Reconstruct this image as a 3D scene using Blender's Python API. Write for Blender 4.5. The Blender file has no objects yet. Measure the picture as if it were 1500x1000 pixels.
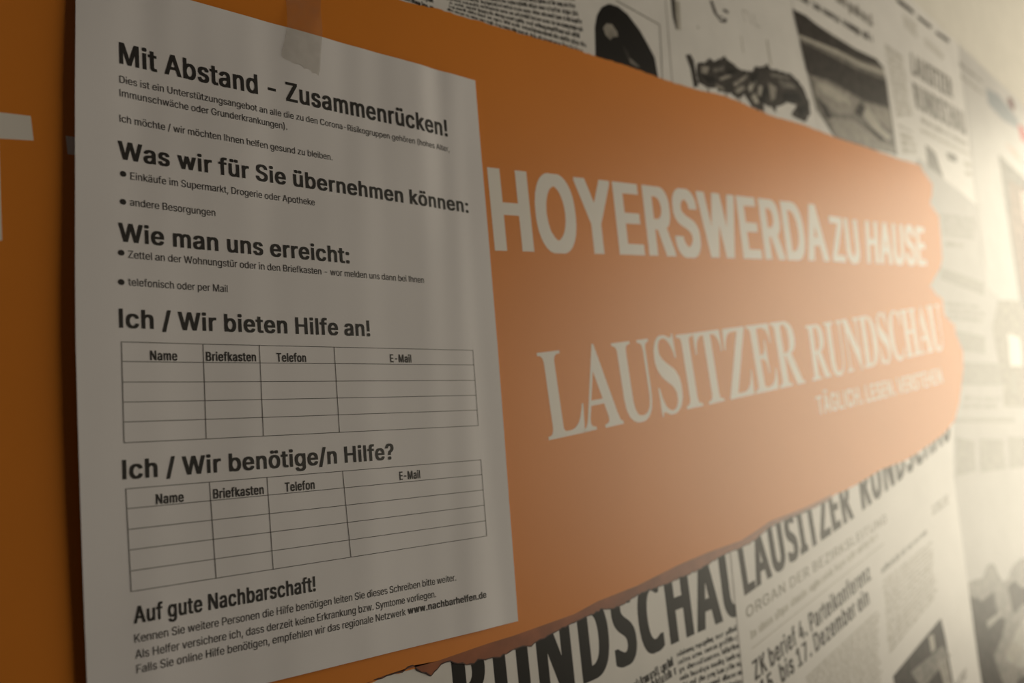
import bpy, bmesh, math, random
from mathutils import Vector, Matrix
from mathutils.geometry import tessellate_polygon

# ------------------------------------------------------------------ camera, light, exposure
S = bpy.context.scene
COL = S.collection
S.view_settings.view_transform = 'Standard'
S.view_settings.look = 'None'
S.view_settings.gamma = 1.0
S.view_settings.use_curve_mapping = False
S.view_settings.exposure = 0.0

Z0 = 1.60            # height of the notice's top edge above the floor (m)
WALL_Y = 0.0024      # face of the mural wall; the room lies towards -y

cam = bpy.data.cameras.new('camera')
cam.sensor_fit = 'HORIZONTAL'
cam.sensor_width = 36.0
cam.lens = 31.115
cam.clip_start = 0.01
cam.clip_end = 50
cam.dof.use_dof = True
cam.dof.focus_distance = 0.408
cam.dof.aperture_fstop = 5.6
cam_o = bpy.data.objects.new('camera', cam)
COL.objects.link(cam_o)
cam_o.matrix_world = Matrix(((0.751833, -0.024557, -0.658896, -0.100259), (-0.653691, -0.158448, -0.739988, -0.360961), (-0.086229, 0.987062, -0.135179, 1.384496), (0.000000, 0.000000, 0.000000, 1.000000)))
S.camera = cam_o

world = bpy.data.worlds.new('world')
S.world = world
world.use_nodes = True
bg = world.node_tree.nodes['Background']
bg.inputs[0].default_value = (1.0, 0.762, 0.604, 1)
bg.inputs[1].default_value = 0.0090


def area_light(name, loc, rot, sx, sy, power, color):
    l = bpy.data.lights.new(name, 'AREA')
    l.shape = 'RECTANGLE'
    l.size = sx
    l.size_y = sy
    l.energy = power
    l.color = color
    o = bpy.data.objects.new(name, l)
    COL.objects.link(o)
    o.location = loc
    o.rotation_euler = rot
    return o


# daylight from a window in the side wall to the right, and a weak unseen fill light added overhead behind the camera
area_light('side_window_light', (1.709, -0.615, 1.460), (0, math.radians(90), 0), 0.948, 1.130, 18.900, (1.0, 0.91, 0.70))
area_light('fill_light', (-0.3, -1.7, 2.6), (math.radians(45), 0, 0), 0.6, 0.6, 1.000, (1.0, 0.762, 0.604))

# ------------------------------------------------------------------ materials


def principled(name, color, rough=0.5, spec=0.5, noise=None, bump=0.0, bump_scale=60):
    m = bpy.data.materials.new(name)
    m.use_nodes = True
    nt = m.node_tree
    b = nt.nodes['Principled BSDF']
    b.inputs['Base Color'].default_value = (*color, 1)
    b.inputs['Roughness'].default_value = rough
    b.inputs['Specular IOR Level'].default_value = spec
    tc = nt.nodes.new('ShaderNodeTexCoord')
    if noise:
        scale, lo, hi = noise
        n = nt.nodes.new('ShaderNodeTexNoise')
        n.inputs['Scale'].default_value = scale
        n.inputs['Detail'].default_value = 5
        r = nt.nodes.new('ShaderNodeValToRGB')
        r.color_ramp.elements[0].position = 0.35
        r.color_ramp.elements[1].position = 0.65
        r.color_ramp.elements[0].color = (*[c * lo for c in color], 1)
        r.color_ramp.elements[1].color = (*[min(1, c * hi) for c in color], 1)
        nt.links.new(tc.outputs['Object'], n.inputs['Vector'])
        nt.links.new(n.outputs['Fac'], r.inputs['Fac'])
        nt.links.new(r.outputs['Color'], b.inputs['Base Color'])
    if bump:
        n2 = nt.nodes.new('ShaderNodeTexNoise')
        n2.inputs['Scale'].default_value = bump_scale
        n2.inputs['Detail'].default_value = 3
        bp = nt.nodes.new('ShaderNodeBump')
        bp.inputs['Strength'].default_value = bump
        bp.inputs['Distance'].default_value = 0.001
        nt.links.new(tc.outputs['Object'], n2.inputs['Vector'])
        nt.links.new(n2.outputs['Fac'], bp.inputs['Height'])
        nt.links.new(bp.outputs['Normal'], b.inputs['Normal'])
    return m


MR = 0.439   # sheen of the printed wall paper
M = {
    'plaster': principled('cream_plaster', (0.680, 0.646, 0.594), 0.8, 0.3, (40, 0.97, 1.03), 0.2, 300),
    'orange': principled('orange_print', (0.720, 0.228, 0.020), MR, 0.414, (9, 0.97, 1.03), 0.05, 30),
    'tear': principled('brown_torn_edge', (0.30, 0.088, 0.030), MR, 0.4147288, (55, 0.8, 1.2)),
    'tear_dark': principled('dark_torn_edge', (0.060, 0.020, 0.012), MR, 0.4147288),
    'white_print': principled('white_print', (0.800, 0.760, 0.724), MR, 0.4147288),
    'newsprint': principled('newsprint', (0.740, 0.714, 0.700), MR, 0.4147288, (30, 0.96, 1.03)),
    'newsprint_dimmed': principled('dimmed_newsprint', (0.450, 0.432, 0.426), MR, 0.4147288, (30, 0.96, 1.03)),  # same newsprint, colour darkened to offset the strong light at the right
    'newsprint_half_dimmed': principled('half_dimmed_newsprint', (0.550, 0.530, 0.520), MR, 0.4147288, (30, 0.96, 1.03)),  # newsprint darkened less, for the right-hand page outside the highlight
    'black': principled('black_ink', (0.010, 0.008, 0.0075), MR, 0.20),
    'dark': principled('dark_grey_ink', (0.040, 0.033, 0.030), MR, 0.20, (120, 0.7, 1.4)),
    'grey': principled('grey_ink', (0.15, 0.135, 0.12), MR, 0.4147288, (140, 0.7, 1.35)),
    'midgrey': principled('mid_grey_ink', (0.27, 0.245, 0.215), MR, 0.4147288, (140, 0.8, 1.25)),
    'pale': principled('pale_grey_ink', (0.42, 0.39, 0.345), MR, 0.4147288, (140, 0.9, 1.1)),
    'pale_dimmed': principled('dimmed_pale_ink', (0.30, 0.285, 0.26), MR, 0.41, (140, 0.9, 1.1)),  # pale ink darkened to match, against the bright light on those pages
    'paleblue': principled('pale_blue_ink', (0.30, 0.32, 0.35), MR, 0.4147288),
    'brown': principled('brown_ink', (0.20, 0.125, 0.09), MR, 0.4147288, (90, 0.7, 1.3)),
    'red': principled('red_ink', (0.5, 0.09, 0.09), MR, 0.4147288),
    'pinkish': principled('faint_red_ink', (0.56, 0.42, 0.37), MR, 0.4147288),
    'maroon': principled('maroon_ink', (0.13, 0.035, 0.04), MR, 0.4147288),
    'paper': principled('office_paper', (0.800, 0.776, 0.806), 0.75, 0.25, (14, 0.985, 1.015), 0.06, 40),
    'toner': principled('toner', (0.022, 0.019, 0.018), 0.55, 0.4),
    'toner_soft': principled('toner_line', (0.035, 0.03, 0.028), 0.55, 0.4),
}

mt = bpy.data.materials.new('clear_tape')
mt.use_nodes = True
nt = mt.node_tree
nt.nodes.clear()
out = nt.nodes.new('ShaderNodeOutputMaterial')
mix = nt.nodes.new('ShaderNodeMixShader')
tr = nt.nodes.new('ShaderNodeBsdfTransparent')
pb = nt.nodes.new('ShaderNodeBsdfPrincipled')
tr.inputs[0].default_value = (0.955, 0.95, 0.94, 1)
pb.inputs['Base Color'].default_value = (0.55, 0.52, 0.48, 1)
pb.inputs['Roughness'].default_value = 0.3
nz = nt.nodes.new('ShaderNodeTexNoise')
nz.inputs['Scale'].default_value = 220
tcn = nt.nodes.new('ShaderNodeTexCoord')
mr = nt.nodes.new('ShaderNodeMapRange')
mr.inputs['To Min'].default_value = 0.02
mr.inputs['To Max'].default_value = 0.11
nt.links.new(tcn.outputs['Object'], nz.inputs['Vector'])
nt.links.new(nz.outputs['Fac'], mr.inputs['Value'])
nt.links.new(mr.outputs['Result'], mix.inputs['Fac'])
nt.links.new(tr.outputs[0], mix.inputs[1])
nt.links.new(pb.outputs[0], mix.inputs[2])
nt.links.new(mix.outputs[0], out.inputs[0])
M['tape'] = mt

md = bpy.data.materials.new('daylit_pane')
md.use_nodes = True
pn = md.node_tree.nodes['Principled BSDF']
pn.inputs['Base Color'].default_value = (0.6, 0.6, 0.6, 1)
pn.inputs['Roughness'].default_value = 0.1
pn.inputs['Emission Color'].default_value = (1.0, 0.905, 0.75, 1)
pn.inputs['Emission Strength'].default_value = 1.2
M['daylight'] = md

# ------------------------------------------------------------------ helpers
# Wall coordinates: u to the right and v down, in millimetres from the notice's
# top left corner; h is the height above the notice's mean plane, towards the room.


def P3(u, v, h=0.0):
    return Vector((u / 1000.0, -h / 1000.0, Z0 - v / 1000.0))


def link(name, me, mats, parent=None):
    o = bpy.data.objects.new(name, me)
    COL.objects.link(o)
    for m in mats:
        me.materials.append(M[m])
    if parent is not None:
        o.parent = parent
        o.matrix_parent_inverse = parent.matrix_basis.inverted()
    return o


def thing(name, label, cat, u, v, h, group=None):
    o = bpy.data.objects.new(name, None)
    o.empty_display_size = 0.02
    COL.objects.link(o)
    o.location = P3(u, v, h)
    o['label'] = label
    o['category'] = cat
    if group:
        o['group'] = group
    return o


def area2(p):
    return sum(p[i][0] * p[(i + 1) % len(p)][1] - p[(i + 1) % len(p)][0] * p[i][1] for i in range(len(p)))


WH = -WALL_Y * 1000.0          # h of the bare wall (mm)
LAYER = 0.09                   # one sheet of printed paper (mm)


def add_slab(bm, poly, h0, h1, mi=0):
    """solid sheet with outline poly from height h0 up to h1"""
    p = list(poly)
    if area2(p) > 0:
        p.reverse()
    top = [bm.verts.new(P3(u, v, h1)) for u, v in p]
    bot = [bm.verts.new(P3(u, v, h0)) for u, v in p]
    n = len(p)
    for tri in tessellate_polygon([[Vector((u, v, 0)) for u, v in p]]):
        i, j, k = tri
        if area2([p[i], p[j], p[k]]) > 0:
            j, k = k, j
        f = bm.faces.new((top[i], top[j], top[k]))
        g = bm.faces.new((bot[i], bot[k], bot[j]))
        f.material_index = g.material_index = mi
    for i in range(n):
        q = bm.faces.new((top[i], bot[i], bot[(i + 1) % n], top[(i + 1) % n]))
        q.material_index = mi


def sharpen(bm):
    """keep the rim of a thin sheet crisp"""
    bm.normal_update()
    for e in bm.edges:
        if len(e.link_faces) == 2 and e.calc_face_angle() > 1.0:
            e.smooth = False


def slab(name, poly, h0, h1, mat, parent=None):
    bm = bmesh.new()
    add_slab(bm, poly, h0, h1)
    me = bpy.data.meshes.new(name)
    bm.to_mesh(me)
    bm.free()
    return link(name, me, [mat], parent)


def picture(name, shapes, h0, parent, label=None):
    """a printed picture: shapes = [(polygon, material)], later ones lie a hair above earlier ones"""
    mats = []
    bm = bmesh.new()
    for k, (poly, mat) in enumerate(shapes):
        if mat not in mats:
            mats.append(mat)
        add_slab(bm, poly, h0, h0 + 0.03 + 0.02 * k, mats.index(mat))
    me = bpy.data.meshes.new(name)
    bm.to_mesh(me)
    bm.free()
    o = link(name, me, mats, parent)
    if label:
        o['label'] = label
    return o


GLYPHS = {
    'R': {
        '(': [273,[[[235,539],[177,539],[166,522],[136,455],[114,387],[99,320],[91,258],[89,180],[101,93],[112,48],[137,-20],[177,-96],[236,-95],[204,-27],[172,62],[159,117],[151,190],[154,268],[167,347],[196,445]]]],
        ')': [273,[[[38,539],[74,455],[102,362],[119,270],[122,187],[114,117],[97,50],[67,-32],[37,-95],[96,-96],[141,-8],[171,85],[179,128],[184,177],[182,260],[174,322],[156,400],[136,460],[106,525],[96,539]]]],
        ',': [188,[[[38,-119],[84,-119],[136,65],[135,71],[68,70]]]],
        '-': [453,[[[337,189],[337,244],[114,244],[115,188]]]],
        '.': [188,[[[140,26],[141,48],[136,63],[122,79],[109,86],[90,87],[74,82],[58,68],[50,50],[50,33],[56,16],[70,2],[80,-3],[110,-3],[120,2],[135,16]]]],
        '/': [249,[[[234,532],[178,531],[15,-76],[70,-76],[73,-72],[234,528]]]],
        'A': [480,[[[202,508],[16,1],[84,0],[86,2],[136,142],[344,142],[395,1],[462,0],[278,506],[276,508]],[[239,455],[266,363],[324,198],[155,199],[215,374]]]],
        'B': [456,[[[61,508],[60,1],[269,0],[326,10],[364,28],[393,56],[408,82],[418,128],[415,171],[403,202],[376,237],[343,257],[316,262],[315,266],[348,280],[363,290],[377,304],[390,326],[397,349],[398,384],[392,419],[380,444],[367,462],[349,478],[321,495],[289,505],[266,508]],[[125,229],[269,230],[286,227],[309,217],[338,191],[353,159],[355,124],[343,94],[331,80],[319,72],[286,60],[259,57],[126,57]],[[125,286],[126,452],[269,450],[301,438],[325,414],[335,389],[337,372],[333,348],[318,319],[296,300],[274,290],[248,285]]]],
        'C': [510,[[[379,22],[409,43],[440,77],[464,122],[472,159],[409,160],[392,117],[377,97],[359,82],[326,63],[286,53],[249,53],[223,58],[204,65],[171,85],[147,109],[132,131],[115,167],[109,192],[104,229],[104,279],[110,324],[124,362],[150,404],[166,420],[189,437],[211,447],[234,453],[264,457],[291,455],[314,450],[343,438],[363,425],[387,399],[400,376],[409,348],[472,349],[470,364],[457,402],[437,436],[404,470],[378,488],[329,508],[294,515],[241,515],[204,508],[173,497],[128,468],[100,441],[70,396],[52,349],[42,297],[40,231],[47,179],[62,131],[85,87],[102,66],[124,43],[158,20],[191,5],[233,-5],[286,-7],[333,2]]]],
        'D': [502,[[[61,0],[241,0],[296,8],[334,22],[364,38],[400,69],[425,103],[443,141],[458,199],[462,234],[462,277],[458,311],[443,369],[425,408],[402,439],[364,472],[338,487],[313,497],[268,507],[60,508]],[[126,57],[125,451],[241,452],[274,447],[304,437],[333,420],[362,391],[382,356],[392,326],[398,286],[398,224],[392,184],[382,154],[357,112],[333,90],[301,72],[269,62],[231,57]]]],
        'E': [419,[[[374,0],[374,57],[125,57],[126,228],[355,229],[354,285],[126,285],[125,451],[371,452],[372,508],[61,508],[60,1]]]],
        'F': [410,[[[61,0],[125,1],[126,222],[347,222],[346,278],[125,279],[125,451],[368,452],[368,508],[60,508]]]],
        'G': [520,[[[293,515],[239,515],[203,508],[161,492],[124,467],[94,434],[77,409],[62,379],[47,329],[40,279],[42,211],[52,159],[65,122],[92,77],[128,40],[154,22],[201,2],[249,-7],[288,-7],[336,2],[379,20],[404,37],[435,67],[457,101],[470,136],[477,169],[478,257],[283,257],[283,200],[415,199],[412,166],[404,137],[390,112],[371,90],[346,72],[314,58],[288,53],[239,55],[201,67],[176,82],[147,109],[132,131],[115,167],[105,212],[104,279],[107,307],[119,351],[135,384],[149,402],[169,423],[186,435],[214,448],[243,455],[271,457],[313,450],[353,430],[379,406],[395,381],[409,348],[474,349],[465,384],[450,416],[435,437],[411,463],[379,487],[356,498],[328,508]]]],
        'H': [517,[[[61,0],[125,1],[126,232],[391,232],[392,1],[457,1],[456,508],[392,508],[391,288],[126,288],[125,508],[60,508]]]],
        'I': [183,[[[61,0],[123,1],[123,508],[60,508]]]],
        'K': [467,[[[448,0],[243,288],[447,508],[363,508],[182,312],[124,242],[125,508],[61,508],[60,1],[125,1],[125,168],[198,245],[373,0]]]],
        'M': [628,[[[568,508],[475,508],[352,187],[314,73],[283,173],[153,506],[151,508],[60,508],[61,0],[122,1],[121,432],[165,302],[285,1],[341,0],[458,296],[506,435],[505,1],[568,1]]]],
        'N': [523,[[[463,0],[463,508],[398,508],[398,151],[401,82],[353,168],[138,506],[136,508],[61,508],[60,1],[125,1],[125,328],[121,428],[197,298],[383,4],[388,0]]]],
        'P': [445,[[[61,0],[125,1],[126,185],[239,185],[294,192],[323,202],[353,220],[377,244],[387,259],[402,294],[408,328],[408,368],[405,389],[397,416],[377,451],[354,473],[338,485],[304,500],[261,508],[60,508]],[[126,242],[126,452],[264,450],[301,437],[323,418],[340,384],[345,341],[337,301],[328,284],[309,263],[289,252],[258,243]]]],
        'R': [449,[[[61,508],[60,1],[125,1],[125,197],[246,198],[352,1],[426,0],[422,12],[313,209],[343,222],[359,233],[378,252],[392,272],[403,302],[410,349],[408,377],[400,412],[382,448],[359,472],[346,482],[316,497],[286,505],[263,508]],[[125,451],[254,452],[281,447],[309,433],[323,421],[332,409],[342,386],[345,368],[343,326],[338,309],[328,291],[308,272],[291,263],[266,257],[126,255]]]],
        'S': [447,[[[237,516],[197,514],[169,509],[129,494],[107,481],[80,455],[68,439],[55,405],[52,384],[52,362],[58,330],[77,299],[99,278],[119,264],[151,249],[257,219],[297,204],[327,184],[343,160],[345,125],[340,109],[332,94],[302,68],[271,54],[244,49],[192,51],[167,58],[149,66],[132,78],[118,94],[108,114],[104,136],[38,135],[42,109],[55,74],[68,54],[92,29],[112,16],[137,4],[159,-2],[202,-9],[246,-9],[289,-2],[322,9],[341,19],[357,31],[388,65],[400,89],[408,124],[408,155],[402,184],[392,204],[366,233],[339,251],[302,268],[172,306],[142,323],[120,349],[115,367],[115,385],[120,404],[128,419],[156,443],[179,453],[202,458],[257,456],[297,441],[309,433],[325,415],[333,399],[337,378],[402,379],[398,404],[392,424],[377,450],[356,473],[336,488],[306,503],[269,513]]]],
        'U': [517,[[[61,508],[60,156],[67,119],[83,81],[98,59],[129,30],[171,7],[204,-3],[239,-8],[279,-8],[306,-5],[338,3],[376,22],[394,35],[425,68],[442,96],[455,139],[457,508],[393,508],[393,178],[392,156],[383,126],[367,98],[348,78],[333,68],[319,62],[289,53],[239,52],[213,57],[179,72],[153,94],[140,113],[132,131],[125,158],[125,508]]]],
        'W': [686,[[[670,508],[604,508],[601,504],[510,146],[492,65],[466,181],[381,504],[379,508],[307,508],[221,189],[194,65],[191,68],[181,122],[160,212],[83,508],[17,508],[155,1],[231,1],[318,321],[331,374],[342,433],[370,312],[455,1],[529,0],[533,7]]]],
        'Z': [438,[[[399,0],[399,57],[115,56],[169,128],[397,461],[397,508],[41,508],[41,452],[324,452],[284,401],[42,47],[42,1]]]],
        'a': [389,[[[336,0],[337,264],[332,297],[325,316],[315,332],[295,355],[270,370],[240,380],[206,385],[165,383],[135,376],[120,371],[85,351],[67,336],[52,316],[42,296],[45,290],[100,273],[114,297],[131,313],[150,323],[173,330],[216,330],[245,320],[264,302],[274,279],[275,247],[266,235],[255,230],[126,211],[90,200],[66,186],[40,157],[30,122],[32,82],[37,64],[49,42],[70,20],[101,1],[143,-9],[176,-9],[205,-4],[231,8],[251,23],[270,49],[276,51],[278,0]],[[275,187],[275,126],[269,102],[255,81],[228,58],[193,46],[148,46],[120,56],[99,76],[92,94],[94,122],[99,134],[118,151],[131,158],[161,166],[230,175]]]],
        'b': [424,[[[53,508],[53,1],[112,0],[113,58],[119,58],[136,33],[152,17],[172,3],[193,-5],[213,-8],[245,-8],[278,-2],[295,5],[320,20],[349,49],[361,66],[381,113],[389,156],[391,196],[386,244],[373,288],[358,316],[323,353],[293,372],[253,383],[203,383],[175,375],[153,362],[115,318],[114,508]],[[207,47],[185,52],[165,62],[144,81],[133,98],[124,116],[116,146],[113,171],[113,209],[118,241],[124,263],[141,293],[160,312],[177,322],[198,328],[230,330],[255,325],[280,312],[299,293],[311,274],[326,226],[328,164],[324,143],[314,111],[301,88],[282,67],[270,58],[250,50],[233,47]]]],
        'c': [396,[[[305,357],[268,375],[233,383],[203,385],[163,380],[138,372],[107,353],[79,328],[62,304],[47,273],[36,224],[34,168],[41,124],[52,91],[71,59],[90,37],[123,12],[145,2],[177,-7],[225,-8],[247,-5],[278,5],[310,23],[332,44],[349,68],[357,84],[362,103],[305,117],[289,84],[278,72],[260,58],[225,47],[190,47],[175,50],[150,62],[127,83],[109,114],[99,148],[96,199],[99,228],[107,258],[126,291],[147,312],[163,322],[197,330],[218,330],[248,323],[267,313],[286,296],[294,284],[303,262],[361,278],[357,291],[342,319],[329,336]]]],
        'd': [424,[[[372,508],[311,508],[310,318],[306,319],[289,344],[273,360],[245,377],[220,383],[172,383],[135,373],[103,355],[76,328],[54,293],[41,254],[34,211],[34,168],[42,116],[61,71],[79,44],[105,20],[133,3],[152,-3],[180,-8],[212,-8],[232,-5],[250,2],[275,18],[294,39],[304,56],[312,58],[313,0],[372,1]],[[218,47],[192,47],[165,53],[145,65],[126,84],[116,99],[104,128],[96,178],[96,201],[101,238],[106,256],[119,284],[131,299],[152,317],[175,327],[195,330],[233,327],[267,310],[282,294],[297,269],[306,246],[311,219],[312,186],[309,149],[299,113],[289,93],[279,79],[257,60],[240,52]]]],
        'e': [404,[[[210,385],[170,382],[133,370],[102,350],[77,326],[62,304],[51,281],[41,251],[34,208],[34,166],[39,131],[51,94],[69,61],[93,33],[127,10],[157,-2],[195,-8],[230,-8],[253,-5],[282,3],[313,20],[346,51],[361,78],[364,91],[307,105],[289,76],[275,63],[253,52],[232,47],[192,47],[177,50],[147,63],[117,93],[102,124],[96,169],[370,170],[371,221],[366,254],[357,283],[347,304],[331,329],[298,358],[273,372],[240,382]],[[96,221],[99,244],[106,264],[124,294],[153,318],[173,327],[192,330],[218,330],[237,327],[253,320],[268,310],[281,298],[296,274],[309,226],[308,220]]]],
        'f': [254,[[[81,0],[141,1],[141,326],[228,328],[227,380],[141,381],[143,439],[153,459],[172,472],[212,473],[227,468],[243,521],[232,525],[206,530],[174,530],[156,527],[124,513],[101,494],[86,469],[80,434],[80,381],[6,379],[7,327],[80,326]]]],
        'g': [425,[[[372,379],[313,379],[312,320],[308,319],[291,344],[275,359],[248,376],[213,384],[180,384],[160,381],[130,371],[105,356],[79,332],[62,309],[47,277],[39,249],[34,212],[36,154],[49,102],[67,69],[90,43],[118,23],[152,9],[183,4],[208,4],[232,8],[263,21],[289,44],[307,68],[311,67],[311,-23],[304,-48],[288,-71],[267,-86],[243,-94],[223,-97],[177,-96],[158,-91],[132,-76],[112,-56],[102,-41],[51,-70],[64,-91],[90,-117],[105,-127],[130,-139],[170,-149],[227,-151],[253,-147],[288,-137],[310,-127],[325,-117],[354,-85],[367,-55],[372,-26]],[[222,329],[257,318],[268,309],[291,284],[301,264],[311,225],[311,159],[304,130],[292,105],[268,78],[252,68],[232,61],[188,59],[172,63],[152,71],[140,79],[116,107],[102,139],[97,164],[97,222],[104,252],[116,279],[126,294],[142,309],[157,319],[173,326],[188,329]]]],
        'h': [410,[[[357,0],[358,252],[351,296],[338,328],[313,357],[287,373],[262,382],[220,385],[188,380],[158,367],[129,341],[115,318],[114,508],[53,508],[53,1],[114,1],[114,246],[118,262],[128,286],[147,308],[168,322],[192,328],[228,328],[250,322],[263,313],[283,292],[293,269],[296,251],[296,1]]]],
        'i': [167,[[[54,0],[113,1],[112,380],[53,379]],[[126,491],[120,506],[109,517],[94,523],[74,523],[59,517],[48,506],[41,491],[41,476],[48,461],[64,447],[74,443],[94,443],[109,450],[120,461],[126,476]]]],
        'k': [381,[[[53,508],[53,1],[114,1],[114,141],[148,173],[155,177],[293,0],[370,0],[371,2],[201,216],[359,379],[285,380],[120,212],[115,212],[114,508]]]],
        'l': [167,[[[56,0],[113,1],[112,508],[55,508]]]],
        'm': [610,[[[558,1],[556,281],[549,311],[541,329],[531,344],[507,367],[488,377],[460,385],[428,387],[398,382],[367,368],[348,355],[331,336],[317,312],[299,348],[285,363],[272,373],[240,385],[198,385],[172,377],[150,363],[124,336],[113,313],[113,379],[53,379],[53,0],[114,1],[116,266],[124,288],[148,315],[167,325],[185,330],[215,330],[242,320],[263,301],[273,279],[275,0],[336,1],[336,264],[343,286],[354,304],[373,320],[402,330],[433,330],[452,325],[470,315],[488,296],[496,266],[496,1]]]],
        'n': [410,[[[357,0],[358,252],[351,296],[346,311],[331,338],[315,355],[287,373],[252,383],[220,385],[188,380],[158,367],[129,341],[113,315],[111,379],[53,380],[53,1],[114,1],[114,246],[118,262],[128,286],[147,308],[168,322],[192,328],[228,328],[250,322],[263,313],[283,292],[293,269],[296,251],[296,1]]]],
        'o': [415,[[[190,-8],[223,-8],[260,-2],[292,12],[320,32],[346,61],[364,94],[376,131],[381,164],[381,211],[376,244],[361,289],[344,318],[315,348],[293,363],[268,375],[233,383],[203,385],[163,380],[122,363],[98,347],[79,328],[62,304],[47,273],[36,224],[34,168],[37,141],[46,108],[64,69],[89,38],[115,17],[145,2]],[[190,47],[165,53],[150,62],[127,83],[119,94],[106,123],[99,148],[96,176],[97,218],[104,248],[116,276],[126,291],[147,312],[172,325],[197,330],[218,330],[243,325],[262,317],[284,298],[297,279],[309,254],[317,221],[319,168],[314,138],[306,113],[289,84],[270,65],[250,53],[233,48]]]],
        'p': [424,[[[53,-143],[114,-142],[115,59],[119,58],[136,33],[153,16],[182,-1],[208,-8],[250,-8],[288,2],[318,19],[346,45],[369,81],[386,133],[391,181],[389,221],[381,265],[364,305],[346,331],[318,357],[288,374],[250,384],[208,384],[190,381],[167,371],[152,361],[129,336],[119,320],[113,319],[112,379],[53,378]],[[203,47],[183,52],[167,61],[143,83],[134,95],[126,111],[114,155],[114,223],[119,248],[134,283],[158,311],[182,324],[200,329],[240,329],[258,324],[283,309],[303,288],[316,263],[328,215],[326,151],[318,120],[306,95],[280,66],[257,52],[245,49]]]],
        'r': [259,[[[53,0],[114,1],[114,252],[123,279],[142,303],[170,320],[188,325],[230,325],[243,322],[243,383],[202,385],[165,375],[134,353],[115,322],[111,322],[110,380],[53,379]]]],
        's': [365,[[[233,380],[193,385],[160,383],[113,370],[95,360],[72,341],[61,326],[51,304],[47,289],[49,249],[59,224],[76,203],[95,190],[115,180],[235,148],[250,140],[261,129],[267,114],[267,91],[261,78],[245,62],[215,48],[193,45],[158,47],[126,58],[107,76],[93,107],[36,95],[42,69],[57,43],[85,17],[125,-2],[163,-8],[201,-8],[233,-3],[258,5],[283,18],[304,36],[319,56],[329,81],[331,124],[326,143],[316,161],[293,183],[273,195],[241,207],[146,230],[123,243],[111,261],[109,286],[117,304],[138,322],[168,332],[206,332],[221,328],[235,322],[259,298],[268,277],[321,288],[324,293],[321,303],[302,336],[270,365]]]],
        't': [227,[[[212,1],[205,43],[201,53],[176,49],[149,53],[136,60],[126,82],[126,327],[202,328],[203,378],[127,379],[126,470],[66,471],[65,380],[7,379],[6,328],[65,327],[65,80],[70,55],[85,28],[102,13],[122,3],[152,-4],[186,-4]]]],
        'u': [410,[[[53,380],[53,119],[63,72],[81,39],[107,15],[130,3],[167,-5],[197,-5],[232,3],[255,15],[281,39],[297,67],[298,1],[357,0],[358,379],[296,379],[296,137],[293,119],[283,94],[262,70],[238,57],[210,50],[190,50],[167,55],[143,68],[126,89],[116,116],[114,379]]]],
        'v': [389,[[[17,379],[161,2],[163,0],[227,0],[371,379],[304,379],[224,158],[195,58],[166,156],[86,377],[83,380]]]],
        'w': [567,[[[23,379],[138,0],[199,1],[259,209],[283,308],[318,174],[368,1],[428,0],[431,2],[544,376],[543,380],[479,379],[421,169],[397,68],[368,194],[318,377],[315,380],[253,380],[193,166],[170,67],[139,196],[88,379]]]],
        'y': [389,[[[50,-140],[75,-145],[105,-145],[130,-140],[148,-132],[168,-117],[191,-88],[214,-34],[366,362],[370,380],[307,380],[304,377],[224,157],[195,60],[166,156],[86,377],[83,380],[17,379],[162,1],[147,-46],[136,-68],[122,-82],[100,-90],[61,-86],[47,-136]]]],
        'z': [380,[[[42,0],[338,1],[337,57],[127,57],[128,64],[333,331],[332,380],[48,379],[49,323],[252,323],[253,319],[42,46]]]],
        'ä': [389,[[[336,0],[337,264],[332,297],[325,316],[315,332],[295,355],[270,370],[240,380],[206,385],[165,383],[135,376],[120,371],[85,351],[67,336],[52,316],[42,296],[45,290],[100,273],[114,297],[131,313],[150,323],[173,330],[216,330],[245,320],[264,302],[274,279],[275,247],[266,235],[255,230],[126,211],[90,200],[66,186],[40,157],[30,122],[32,82],[37,64],[49,42],[70,20],[101,1],[143,-9],[176,-9],[205,-4],[231,8],[251,23],[270,49],[276,51],[278,0]],[[275,187],[275,126],[269,102],[255,81],[228,58],[193,46],[148,46],[120,56],[99,76],[92,94],[94,122],[99,134],[118,151],[131,158],[161,166],[230,175]],[[155,499],[141,516],[131,521],[103,521],[90,513],[79,497],[79,469],[87,456],[103,445],[131,445],[141,450],[155,467]],[[220,476],[227,461],[243,446],[253,443],[270,443],[285,450],[295,461],[300,471],[302,487],[295,506],[285,516],[270,523],[253,523],[238,516],[227,506],[220,489]]]],
        'ö': [415,[[[190,-8],[223,-8],[260,-2],[292,12],[320,32],[346,61],[364,94],[376,131],[381,164],[381,211],[376,244],[361,289],[344,318],[315,348],[293,363],[268,375],[233,383],[203,385],[163,380],[122,363],[98,347],[79,328],[62,304],[47,273],[36,224],[34,168],[37,141],[46,108],[64,69],[89,38],[115,17],[145,2]],[[190,47],[165,53],[150,62],[127,83],[119,94],[106,123],[99,148],[96,176],[97,218],[104,248],[116,276],[126,291],[147,312],[172,325],[197,330],[218,330],[243,325],[262,317],[284,298],[297,279],[309,254],[317,221],[319,168],[314,138],[306,113],[289,84],[270,65],[250,53],[233,48]],[[147,443],[162,452],[171,463],[176,476],[176,491],[169,506],[153,520],[143,523],[122,522],[110,515],[99,503],[94,484],[96,473],[101,461],[117,447],[125,443]],[[241,468],[246,459],[263,445],[295,445],[303,450],[316,464],[319,474],[317,498],[309,511],[297,520],[287,523],[272,523],[262,520],[244,504],[241,498]]]],
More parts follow.
